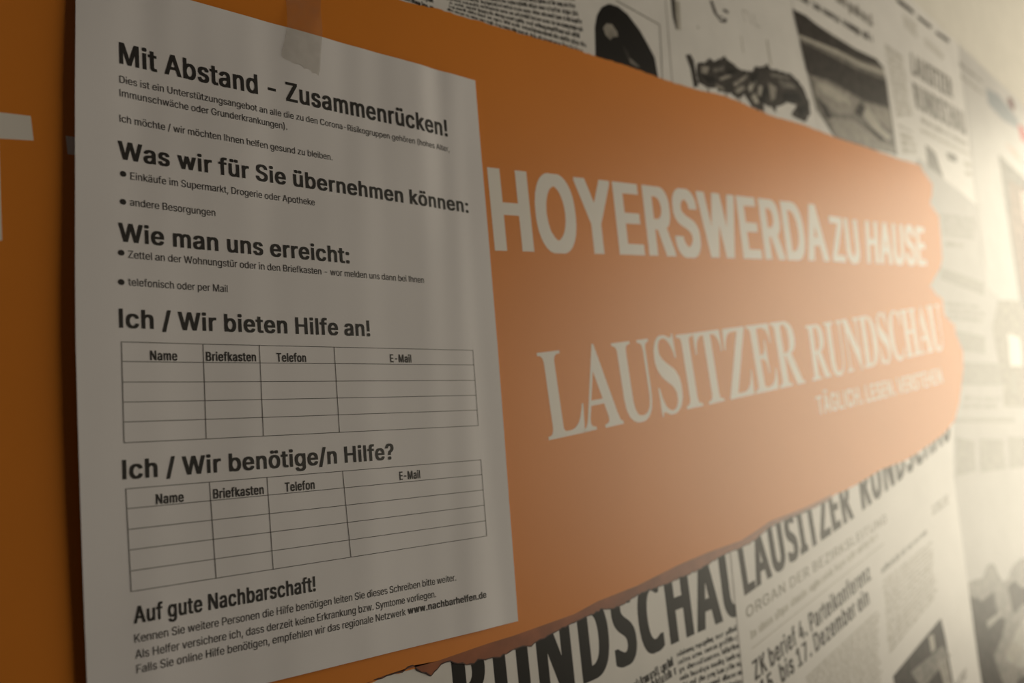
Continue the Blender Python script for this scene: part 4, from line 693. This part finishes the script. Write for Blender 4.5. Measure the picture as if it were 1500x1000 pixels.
newsprint_lines('text_column', [(756.8, -75.4), (789.2, -74.3), (789.2, -55.6), (754.5, -49.7)], 3, h, 'pale', t, 38, 0.6, 0)
picture('photo', [([(812.8, -70.6), (824.8, -68.4), (834.9, -64.9), (839.2, -53.8), (845.4, -38.4), (839.1, -34.5), (821.4, -39.9), (810.3, -49.0)], 'grey'), ([(861.8, -70.3), (876.0, -72.0), (889.4, -70.4), (886.7, -63.1), (865.8, -62.7)], 'grey'), ([(858.7, -24.0), (871.6, -26.5), (874.3, -10.4), (865.6, -5.5), (863.1, -12.6)], 'midgrey'), ([(906.3, -67.8), (924.4, -67.7), (924.5, -63.0), (908.2, -63.5)], 'pale'), ([(905.7, -56.9), (924.2, -57.4), (922.6, -53.2), (905.8, -52.2)], 'pale')], h, t)

# -- page with the red print at the right edge
t, h = page('newspaper_page', 'newspaper page with red print and a brownish photo at the right edge', [(946.2, -215.0), (1103.6, -185.7), (1274.7, -153.4), (1142.9, 109.1), (1006.7, 106.0), (914.3, 72.3), (932.5, -88.9)], 5, 'newsprint_half_dimmed')
newsprint_lines('headline', [(939.4, -191.7), (1000.1, -183.5), (1002.3, -178.9), (939.1, -185.8)], 1, h, 'grey', t, 41, 0.6, 0)
newsprint_lines('headline', [(937.5, -176.4), (997.9, -167.7), (997.9, -162.6), (937.2, -170.6)], 1, h, 'midgrey', t, 42, 0.6, 0)
picture('blue_panel', [([(1009.3, -176.3), (1046.6, -175.9), (1103.6, -154.1), (1093.5, -141.4), (1050.3, -143.5), (1009.3, -155.8)], 'paleblue')], h, t)
picture('emblem', [([(1078.5, -179.3), (1092.4, -180.5), (1098.8, -169.3), (1089.7, -163.8), (1078.3, -168.6)], 'maroon')], h, t)
picture('red_mark', [([(1099.0, -148.7), (1117.0, -147.7), (1132.1, -134.2), (1128.5, -126.3), (1101.2, -127.7)], 'red'), ([(1042.4, -114.3), (1079.3, -108.7), (1096.2, -95.7), (1066.5, -99.5)], 'pinkish')], h, t)
picture('colour_photo', [([(1015.1, -94.2), (1087.9, -76.8), (1174.3, -57.0), (1077.4, 144.5), (1004.6, 82.2), (1009.8, -7.1)], 'grey'), ([(1035.3, -67.1), (1081.2, -61.9), (1167.8, -43.4), (1085.4, 127.8), (1014.7, 73.6), (1018.6, -8.1)], 'brown'), ([(1065.3, -56.2), (1107.3, -58.6), (1087.9, -16.1), (1061.0, -16.4)], 'pinkish')], h, t)

# -- page right of the band's end
t, h = page('newspaper_page', 'pale newspaper page with grey blocks, right of the rounded end of the orange band', [(723.0, 85.0), (737.6, 3.7), (790.9, -51.6), (921.0, -20.2), (914.3, 72.3), (1006.7, 106.0), (1142.9, 109.1), (1076.4, 241.8), (776.9, 227.9), (669.2, 252.5)], 7, 'newsprint_dimmed')
picture('print_block', [([(799.8, 59.0), (906.6, 68.3), (902.7, 82.7), (798.6, 71.7)], 'pale_dimmed'), ([(816.7, 123.4), (886.8, 127.6), (879.5, 145.9), (809.8, 142.2)], 'pale_dimmed'), ([(821.3, 155.1), (917.7, 155.6), (911.7, 179.1), (809.4, 178.3)], 'pale_dimmed')], h, t)
newsprint_lines('text_column', [(819.9, 1.7), (915.3, -5.6), (908.6, 21.2), (817.7, 26.3)], 4, h, 'pale_dimmed', t, 51, 0.6, 0.1)
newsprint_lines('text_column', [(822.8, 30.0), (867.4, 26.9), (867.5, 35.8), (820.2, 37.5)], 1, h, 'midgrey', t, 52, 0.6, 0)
newsprint_lines('text_column', [(800.2, 93.7), (895.1, 92.8), (894.2, 113.5), (799.2, 114.4)], 3, h, 'pale_dimmed', t, 53, 0.6, 0.1)
newsprint_lines('text_column', [(810.7, 187.8), (903.2, 190.6), (900.9, 205.0), (798.9, 202.3)], 2, h, 'pale_dimmed', t, 54, 0.6, 0.1)
picture('figure_photo', [([(938.9, 85.9), (1000.3, 82.5), (1050.9, 104.2), (1003.1, 207.7), (940.1, 202.3), (906.1, 201.5), (914.8, 180.6), (912.7, 154.2), (911.0, 117.3)], 'midgrey'), ([(951.0, 122.0), (985.6, 125.6), (979.5, 158.2), (943.4, 158.4)], 'newsprint'), ([(939.5, 167.4), (955.3, 167.4), (950.1, 188.4), (934.6, 188.2)], 'pale_dimmed')], h, t)
picture('rule', [([(778.9, 209.7), (931.0, 214.6), (931.0, 219.0), (776.0, 213.5)], 'pale_dimmed')], h, t)

# -- page of the big black title, below the band
t, h = page('newspaper_page', 'newspaper page with huge black title, below the band and right beside the notice', [(127.8, 279.8), (398.6, 255.8), (400.2, 278.5), (398.6, 323.8), (397.0, 411.9), (75.2, 358.1), (78.4, 302.0)], 6)
wall_text('title', [('RUNDSCHAU', 'K')], [(164.0, 345.6), (414.6, 326.0), (163.1, 303.0)], h, 'black', t, -6)
newsprint_lines('text_column', [(333.5, 337.3), (400.0, 332.3), (402.2, 387.9), (335.7, 383.8)], 10, h, 'black', t, 61, 0.45, 0.05, 0.8)
newsprint_lines('headline', [(291.4, 346.3), (329.8, 339.7), (331.0, 351.1), (292.5, 357.9)], 2, h, 'black', t, 62, 0.7, 0.0)

# -- page with the masthead and the headline
t, h = page('newspaper_page', 'newspaper page with a condensed masthead and two-line bold headline, below the band', [(398.6, 255.8), (583.1, 218.9), (780.2, 201.8), (758.7, 265.3), (750.6, 447.8), (748.2, 511.5), (396.2, 415.9), (398.6, 323.8), (400.2, 278.5)], 8, 'newsprint')
wall_text('masthead_line', [('LAUSITZER', 'K')], [(408.6, 317.0), (567.9, 281.2), (406.6, 285.1)], h, 'dark', t, -10)
wall_text('masthead_line', [('RUNDSCHAU', 'K')], [(579.8, 278.1), (769.4, 227.5), (580.5, 244.0)], h, 'dark', t, -10)
wall_text('small_line', [('ORGAN DER BEZIRKSLEITUNG', 'B')], [(408.7, 331.2), (619.9, 290.5), (408.7, 324.1)], h, 'midgrey', t)
newsprint_lines('small_line', [(410.0, 340.2), (611.7, 294.1), (611.3, 299.5), (410.2, 346.4)], 1, h, 'pale', t, 71, 0.7, 0.1)
wall_text('headline', [('ZK berief 4. Parteikonferenz', 'X')], [(410.4, 371.3), (581.5, 330.2), (409.1, 358.9)], h, 'dark', t, -10)
wall_text('headline', [('15. bis 17. Dezember ein', 'X')], [(415.4, 385.0), (574.1, 347.9), (414.1, 372.6)], h, 'dark', t, -10)
picture('rule', [(bar(*[(410.8, 350.9), (607.9, 306.8)], 0.7), 'pale')], h, t)
newsprint_lines('text_column', [(470.4, 381.3), (586.8, 354.2), (574.9, 409.0), (467.2, 430.7)], 16, h, 'pale', t, 72, 0.6, 0.05)
newsprint_lines('headline', [(597.8, 325.0), (688.1, 303.8), (687.9, 308.5), (597.3, 330.3)], 1, h, 'grey', t, 73, 0.7, 0)
newsprint_lines('text_column', [(597.2, 334.6), (699.8, 313.4), (691.8, 360.4), (591.4, 391.8)], 14, h, 'pale', t, 74, 0.6, 0.1)
newsprint_lines('headline', [(704.0, 285.2), (740.9, 277.6), (740.3, 287.5), (703.5, 294.8)], 2, h, 'midgrey', t, 75, 0.6, 0)
newsprint_lines('headline', [(698.0, 436.1), (723.9, 427.9), (723.3, 437.1), (700.5, 444.6)], 2, h, 'grey', t, 76, 0.6, 0)
picture('photo', [([(593.4, 407.8), (690.3, 380.4), (693.3, 395.3), (696.1, 441.4), (707.3, 494.8), (589.9, 463.4)], 'dark'), ([(662.7, 390.6), (672.1, 390.1), (671.8, 402.5), (663.4, 404.1)], 'pale'), ([(623.2, 411.1), (685.2, 402.8), (697.9, 413.3), (637.3, 428.1)], 'grey'), ([(673.2, 413.9), (689.8, 412.8), (693.5, 440.8), (678.4, 437.4)], 'midgrey')], h, t)

# -- the white page with trees at the lower right
t, h = page('newspaper_page', 'white newspaper page with a dark treetop photo, lower right corner of the picture', [(732.9, 225.8), (1076.4, 241.8), (917.9, 557.6), (705.4, 499.9), (700.6, 436.7)], 3.5, 'newsprint_dimmed')
picture('tree_photo', [
    ([(753.7, 360.5), (774.0, 359.9), (789.4, 360.9), (802.4, 352.6), (813.3, 350.3), (821.8, 354.1), (827.9, 364.0), (835.0, 371.5), (845.9, 370.6), (864.6, 360.0), (888.1, 356.5), (972.0, 363.4), (885.9, 542.5), (747.5, 505.6), (752.7, 454.1)], 'grey'),
    (rag([(754.1, 371.6), (781.5, 380.9), (809.3, 376.6), (810.3, 398.3), (827.3, 406.4), (806.9, 422.9), (787.0, 431.3), (798.7, 458.4), (805.5, 521.0), (747.5, 505.6), (752.7, 454.1)], 7), 'dark'),
    (rag([(842.8, 377.9), (862.1, 374.3), (882.8, 385.5), (959.8, 388.9), (947.2, 415.1), (876.7, 399.2), (848.8, 405.0)], 9), 'dark'),
    ([(783.6, 399.9), (821.2, 396.4), (816.1, 400.6), (784.3, 406.2)], 'pale_dimmed'),
    (rag([(832.0, 427.7), (867.3, 412.2), (944.1, 421.6), (919.9, 471.7), (839.0, 452.0), (809.9, 439.7)], 11), 'pale_dimmed'),
    (rag([(815.4, 434.6), (836.3, 426.0), (852.2, 438.1), (832.6, 450.7)], 12), 'midgrey'),
    (rag([(826.6, 464.5), (848.4, 463.0), (917.0, 477.8), (902.6, 507.7), (838.2, 486.0)], 13), 'dark')], h, t)
picture('building_photo', [([(778.4, 227.9), (819.4, 233.9), (811.6, 262.7), (765.3, 263.9)], 'pale_dimmed'), ([(833.5, 231.9), (891.7, 236.0), (886.7, 265.3), (822.3, 264.8)], 'pale_dimmed'), ([(907.4, 233.9), (1031.6, 239.7), (1017.1, 269.8), (897.5, 266.0)], 'pale_dimmed')], h, t)


# ------------------------------------------------------------------ the orange band
BH0 = WH
BH = WH + 10 * LAYER
top_edge = [(152.4, -35.1), (169.9, -35.2), (188.5, -37.4), (221.5, -38.6), (235.1, -38.9), (255.9, -39.8), (288.8, -41.7), (313.7, -41.6), (345.8, -42.8), (382.2, -42.1), (397.4, -42.0), (427.8, -43.1), (458.7, -45.7), (494.5, -43.9), (522.9, -42.3), (553.7, -43.7), (575.0, -44.3), (619.7, -42.9), (682.8, -44.0), (739.5, -43.0), (791.7, -44.6), (794.5, -39.3), (812.7, -28.4), (809.1, -17.8), (800.1, -5.1), (816.9, 5.6), (813.3, 29.6), (809.4, 49.8), (801.0, 60.3), (782.7, 72.8), (770.7, 81.2), (781.8, 88.6), (794.6, 92.0), (793.4, 108.5), (804.0, 114.2), (813.8, 118.0), (813.5, 127.7), (823.8, 144.0), (818.7, 162.0), (807.5, 179.0), (796.6, 195.6), (779.5, 212.3), (754.4, 223.0), (723.9, 231.0), (671.1, 242.6), (620.8, 247.9), (576.9, 256.8), (537.1, 262.4), (497.0, 269.3), (449.9, 274.1), (436.5, 277.3), (413.7, 281.4), (377.3, 284.4), (344.9, 288.1), (303.8, 294.6), (270.5, 297.8), (250.8, 301.5), (227.3, 303.1), (205.3, 304.5), (188.7, 305.1), (156.6, 307.1), (125.6, 307.3)]
low_edge = [(536.6, 264.4), (509.7, 268.5), (478.8, 271.9), (451.3, 275.6), (422.7, 284.4), (393.8, 287.4), (366.3, 292.8), (330.6, 297.1), (308.1, 298.5), (285.1, 303.3), (272.1, 302.2), (254.6, 305.1), (239.0, 307.0), (229.2, 308.4), (216.9, 311.6), (208.9, 310.0), (195.6, 312.8), (188.0, 311.9), (181.4, 311.6), (174.0, 312.3), (164.7, 308.1), (158.4, 309.0), (152.1, 312.4), (145.3, 308.5), (142.4, 305.7), (136.9, 307.3), (120.9, 307.5)]
band_poly = [(-420, -34), (-420, 352), (-250, 343), (-90, 338), (40, 324)] + ragged_line(top_edge, 0.35, 3.0, 5)[::-1] + [(90, -46), (-40, -41), (-170, -46), (-290, -36)]
banner = thing('orange_banner', 'long orange band with torn edges and big white lettering across the newspaper pages', 'banner', 300, 120, WH)
slab('banner_sheet', band_poly, BH0, BH, 'orange', banner)
edge_poly = [p for p in [(125.7, 306.7), (156.6, 306.4), (188.8, 304.4), (205.4, 303.9), (227.4, 302.4), (250.9, 300.8), (270.6, 297.0), (303.9, 293.9), (345.0, 287.3), (377.4, 283.5), (413.8, 280.6), (436.9, 275.4), (450.5, 271.8), (497.6, 266.9), (537.5, 260.9)]] + ragged_line(low_edge, 0.5, 2.2, 8) + [(104.2, 308.5), (111.1, 309.4)]
te = slab('torn_edge', edge_poly, BH0, BH + 0.05, 'tear', banner)
te['label'] = 'brown frayed lower edge of the orange band'
shade = []
lo = ragged_line(low_edge, 0.5, 2.2, 8)
up = [(u, v - 0.35 - 0.5 * math.sin(i * 1.7) ** 2) for i, (u, v) in enumerate(lo)]
fr = slab('frayed_fringe', lo + up[::-1], BH0, BH + 0.08, 'tear_dark', banner)
fr['label'] = 'dark frayed rim along the band'

LH = BH + 0.03
wall_text('headline_word', [('HOYERSWERDA', 'X')], [(215.5, 97.2), (586.2, 71.4), (214.9, 49.9)], LH, 'white_print', banner, -34)
wall_text('headline_word', [('ZU', 'X')], [(590.7, 71.3), (642.2, 69.0), (593.1, 32.2)], LH, 'white_print', banner, -34)
wall_text('headline_word', [('HAUSE', 'X')], [(649.3, 67.7), (773.4, 59.8), (656.1, 28.9)], LH, 'white_print', banner, -34)
wall_text('masthead_word', [('LAUSITZER', 'S')], [(243.2, 205.0), (519.3, 174.4), (239.9, 155.5)], LH, 'white_print', banner, -20)
wall_text('masthead_word', [('RUNDSCHAU', 'S')], [(531.6, 172.9), (784.6, 142.0), (531.4, 129.1)], LH, 'white_print', banner, -20)
wall_text('tagline', [('TÄGLICH. LESEN. VERSTEHEN', 'B')], [(533.1, 199.1), (768.2, 175.3), (532.6, 185.2)], LH, 'white_print', banner)
# ends of the letters that the notice hides
picture('letter_end', [([(-40.4, 69.3), (-27.0, 67.3), (-16.5, 66.6), (-15.6, 76.4), (-27.1, 77.7), (-40.4, 79.3)], 'white_print'), ([(-40.4, 80.1), (-27.5, 77.7), (-26.7, 117.3), (-40.5, 120.2)], 'white_print')], BH, banner)
picture('letter_end', [([(-4.1, 72.3), (4.0, 72.0), (3.9, 79.7), (-3.5, 79.8)], 'white_print')], BH, banner)

# ------------------------------------------------------------------ the notice


def notice_h(u, v):
    s = max(math.sin(math.pi * min(max(v, -5), 302) / 297.0), 0.0) ** 0.85
    h = max(0.0, 1 - u / 60.0) ** 2 * (1.1 * s + 0.5 * v / 297.0)
    e = 0.55 + 0.9 * max(0.0, (u - 120) / 90.0) ** 1.5
    top = 0.6 + 0.7 * max(0.0, 1 - v / 120.0)
    edge = max(0.0, min(1.0, (210 - u) / 18.0))
    h += e * top * (0.13 * math.sin(u / 5.1 + v / 90.0) + 0.20 * math.sin(u / 8.3 - v / 130.0 + 1.1) + 0.07 * math.sin(u / 3.1 + v / 60.0 + 2.0)) * (0.15 + 0.85 * edge * edge * (3 - 2 * edge))
    h += 0.16 * math.sin(u / 13.0 + v / 22.0) * (0.5 + 0.5 * math.sin(v / 37.0))
    g = max(0.0, min(1.0, (u - 187) / 15.0))
    h -= 0.30 * g * g * (3 - 2 * g)
    return h


LEFT_EDGE = [(0, 0.35), (16, 0.05), (52, -0.95), (90, -1.6), (128, -2.4), (155, -2.7), (187, -2.5), (219, -2.1), (250, -1.6), (282, -0.95), (297, -0.6)]
RIGHT_EDGE = [(0, 0.8), (60, 0.7), (152, 0.7), (200, 0.1), (240, -0.6), (300, -1.1)]


def along(tab, v):
    for (v0, a), (v1, b) in zip(tab, tab[1:]):
        if v <= v1:
            t = max(0.0, min(1.0, (v - v0) / (v1 - v0)))
            return a + (b - a) * t
    return tab[-1][1]


def notice_u(u, v):
    """the hand-cut sheet has slightly crooked sides"""
    return u + max(0.0, 1 - u / 14.0) ** 1.3 * along(LEFT_EDGE, v) + max(0.0, (u - 194) / 16.0) ** 1.3 * along(RIGHT_EDGE, v)


def on_notice(d):
    return lambda u, v: P3(notice_u(u, v), v, notice_h(u, v) + d)


notice = thing('paper_notice', 'white printed sheet of paper with headings and two empty tables, taped to the orange wall', 'notice', 105, 297, 0)
NU, NV = 84, 108
bm = bmesh.new()
front = [[bm.verts.new(on_notice(0)(210 * i / NU, 297 * j / NV)) for i in range(NU + 1)] for j in range(NV + 1)]
back = [[bm.verts.new(on_notice(-0.06)(210 * i / NU, 297 * j / NV)) for i in range(NU + 1)] for j in range(NV + 1)]
for j in range(NV):
    for i in range(NU):
        bm.faces.new((front[j][i], front[j + 1][i], front[j + 1][i + 1], front[j][i + 1])).smooth = True
        bm.faces.new((back[j][i], back[j][i + 1], back[j + 1][i + 1], back[j + 1][i])).smooth = True
for j in range(NV):
    bm.faces.new((front[j][0], back[j][0], back[j + 1][0], front[j + 1][0]))
    bm.faces.new((front[j][NU], front[j + 1][NU], back[j + 1][NU], back[j][NU]))
for i in range(NU):
    bm.faces.new((front[0][i], front[0][i + 1], back[0][i + 1], back[0][i]))
    bm.faces.new((front[NV][i], back[NV][i], back[NV][i + 1], front[NV][i + 1]))
sharpen(bm)
me = bpy.data.meshes.new('paper_sheet')
bm.to_mesh(me)
bm.free()
link('paper_sheet', me, ['paper'], notice)

INK = 0.10


def nline(name, runs, u0, u1, v, cap, parent=notice, track=0, mat='toner'):
    me = text_mesh(runs, cap, u1 - u0, (u0, v), 0.0, on_notice(INK), track)
    me.name = name
    return link(name, me, [mat], parent)


HD = [
    ('Mit Abstand - Zusammenrücken!', 16.2, 188.9, 37.5, 9.4),
    ('Was wir für Sie übernehmen können:', 15.3, 198.9, 79.1, 7.7),
    ('Wie man uns erreicht:', 14.5, 122.0, 113.9, 7.7),
    ('Ich / Wir bieten Hilfe an!', 13.2, 131.0, 149.2, 7.6),
    ('Ich / Wir benötige/n Hilfe?', 13.0, 139.7, 208.8, 7.4),
    ('Auf gute Nachbarschaft!', 16.3, 94.2, 263.5, 6.3),
]
for s, a, b, v, c in HD:
    nline('heading', [(s, 'B')], a, b, v, c, track=-8)
BD = [
    ('Dies ist ein Unterstützungsangebot an alle die zu den Corona-Risikogruppen gehören (hohes Alter,', 16.2, 188.5, 46.1, 3.15),
    ('Immunschwäche oder Grunderkrankungen).', 16.1, 92.2, 52.05, 3.15),
    ('Ich möchte / wir möchten Ihnen helfen gesund zu bleiben.', 15.8, 115.4, 63.2, 3.15),
    ('Einkäufe im Supermarkt, Drogerie oder Apotheke', 19.5, 104.4, 87.3, 3.15),
    ('andere Besorgungen', 19.1, 55.5, 98.5, 3.15),
    ('Zettel an der Wohnungstür oder in den Briefkasten - wor melden uns dann bei Ihnen', 17.7, 164.6, 120.6, 3.15),
    ('telefonisch oder per Mail', 17.6, 59.6, 132.0, 3.15),
    ('Kennen Sie weitere Personen die Hilfe benötigen leiten Sie dieses Schreiben bitte weiter.', 15.9, 170.8, 270.6, 3.15),
    ('Als Helfer versichere ich, dass derzeit keine Erkrankung bzw. Symtome vorliegen.', 16.3, 158.0, 276.5, 3.15),
]
for s, a, b, v, c in BD:
    nline('text_line', [(s, 'R')], a, b, v, c)
nline('text_line', [('Falls Sie online Hilfe benötigen, empfehlen wir das regionale Netzwerk ', 'R')], 16.4, 140.7, 281.9, 3.15)
wa = nline('web_address', [('www.nachbarhelfen.de', 'B')], 141.0, 188.9, 281.7, 3.2, track=-6)
for bu, bv in ((16.9, 85.4), (16.5, 97.3), (15.2, 118.7), (14.9, 130.8)):
    bm = bmesh.new()
    ring = [bm.verts.new(on_notice(INK)(bu + 1.22 * math.cos(t * math.pi / 12), bv + 1.22 * math.sin(t * math.pi / 12))) for t in range(24)]
    bm.faces.new(ring[::-1])
    me = bpy.data.meshes.new('bullet')
    bm.to_mesh(me)
    bm.free()
    link('bullet', me, ['toner'], notice)


def table(rows, cols, low, heads):
    bm = bmesh.new()
    sf = on_notice(INK)

    def strip(a, b, t):
        d = Vector((b[0] - a[0], b[1] - a[1]))
        n = Vector((-d.y, d.x)).normalized() * (t / 2)
        k = max(2, int(d.length / 2.5))
        prev = None
        for i in range(k + 1):
            p = Vector(a) + d * (i / k)
            cur = (bm.verts.new(sf(p.x + n.x, p.y + n.y)), bm.verts.new(sf(p.x - n.x, p.y - n.y)))
            if prev:
                bm.faces.new((prev[0], cur[0], cur[1], prev[1]))
            prev = cur
    for r in rows:
        f = (r - rows[0]) / (rows[-1] - rows[0])
        strip((cols[0] + f * (low[0] - cols[0]), r), (cols[-1] + f * (low[-1] - cols[-1]), r), 0.26)
    for c, d in zip(cols, low):
        strip((c, rows[0]), (d, rows[-1]), 0.26)
    bmesh.ops.recalc_face_normals(bm, faces=bm.faces[:])
    me = bpy.data.meshes.new('table_grid')
    bm.to_mesh(me)
    bm.free()
    t = link('table_grid', me, ['toner_soft'], notice)
    for s, a, b, v in heads:
        o = nline('column_header', [(s, 'B')], a, b, v, 3.9, notice, -4)
        o.parent = t
        o.matrix_parent_inverse = Matrix.Identity(4)
    return t


table([155.0, 162.8, 171.0, 178.9, 186.7, 194.8], [14.3, 47.5, 72.7, 109.9, 193.1], [14.3, 47.3, 72.6, 110.1, 192.7], [('Name', 25.2, 36.7, 162.1), ('Briefkasten', 48.4, 71.3, 162.1), ('Telefon', 80.6, 95.5, 162.1), ('E-Mail', 140.5, 153.5, 161.8)])
table([212.6, 220.2, 228.1, 235.9, 243.8, 251.5], [14.5, 47.9, 73.3, 110.5, 192.5], [15.5, 49.1, 74.2, 112.1, 192.3], [('Name', 25.7, 37.3, 219.5), ('Briefkasten', 49.1, 71.9, 219.5), ('Telefon', 81.4, 96.3, 219.4), ('E-Mail', 141.2, 153.8, 219.0)])

# ------------------------------------------------------------------ the tape
tape_l = [(96.6, -34), (96.0, -20), (95.3, -8), (94.6, 0), (93.0, 7.0), (91.2, 12.6), (91.0, 15.4), (91.9, 16.6)]
tape_r = [(115.6, -34), (114.9, -20), (114.2, -8), (113.4, 0), (112.4, 7.0), (111.5, 14.0), (111.2, 18.0), (110.1, 20.6)]
NT = 12


def tape_h(u, v):
    wall_h = BH + 0.10
    if v > -2.0:
        return notice_h(u, max(v, 0)) + 0.22
    if v < -16.0:
        return wall_h
    t = (v + 16.0) / 14.0
    t = t * t * (3 - 2 * t)
    return wall_h + (notice_h(u, 0) + 0.22 - wall_h) * t


bm = bmesh.new()
R = random.Random(3)
rows_ = []
fine = []
for i in range(len(tape_l) - 1):
    for k in range(4):
        t = k / 4
        fine.append((Vector(tape_l[i]).lerp(Vector(tape_l[i + 1]), t), Vector(tape_r[i]).lerp(Vector(tape_r[i + 1]), t)))
fine.append((Vector(tape_l[-1]), Vector(tape_r[-1])))
for n, (a, b) in enumerate(fine):
    row = []
    for k in range(NT + 1):
        p = a.lerp(b, k / NT)
        dv = R.uniform(-0.7, 0.7) if n == len(fine) - 1 else 0
        row.append((p.x, p.y + dv))
    rows_.append(row)
fv = [[bm.verts.new(P3(u, v, tape_h(u, v))) for u, v in r] for r in rows_]
bv_ = [[bm.verts.new(P3(u, v, tape_h(u, v) - 0.05)) for u, v in r] for r in rows_]
nr = len(rows_)
for j in range(nr - 1):
    for k in range(NT):
        bm.faces.new((fv[j][k], fv[j + 1][k], fv[j + 1][k + 1], fv[j][k + 1])).smooth = True
        bm.faces.new((bv_[j][k], bv_[j][k + 1], bv_[j + 1][k + 1], bv_[j + 1][k])).smooth = True
    bm.faces.new((fv[j][0], bv_[j][0], bv_[j + 1][0], fv[j + 1][0]))
    bm.faces.new((fv[j][NT], fv[j + 1][NT], bv_[j + 1][NT], bv_[j][NT]))
for k in range(NT):
    bm.faces.new((fv[0][k], fv[0][k + 1], bv_[0][k + 1], bv_[0][k]))
    bm.faces.new((fv[-1][k], bv_[-1][k], bv_[-1][k + 1], fv[-1][k + 1]))
sharpen(bm)
me = bpy.data.meshes.new('adhesive_tape')
bm.to_mesh(me)
bm.free()
tp = link('adhesive_tape', me, ['tape'])
tp['label'] = 'strip of clear adhesive tape holding the top edge of the white notice'
tp['category'] = 'tape'
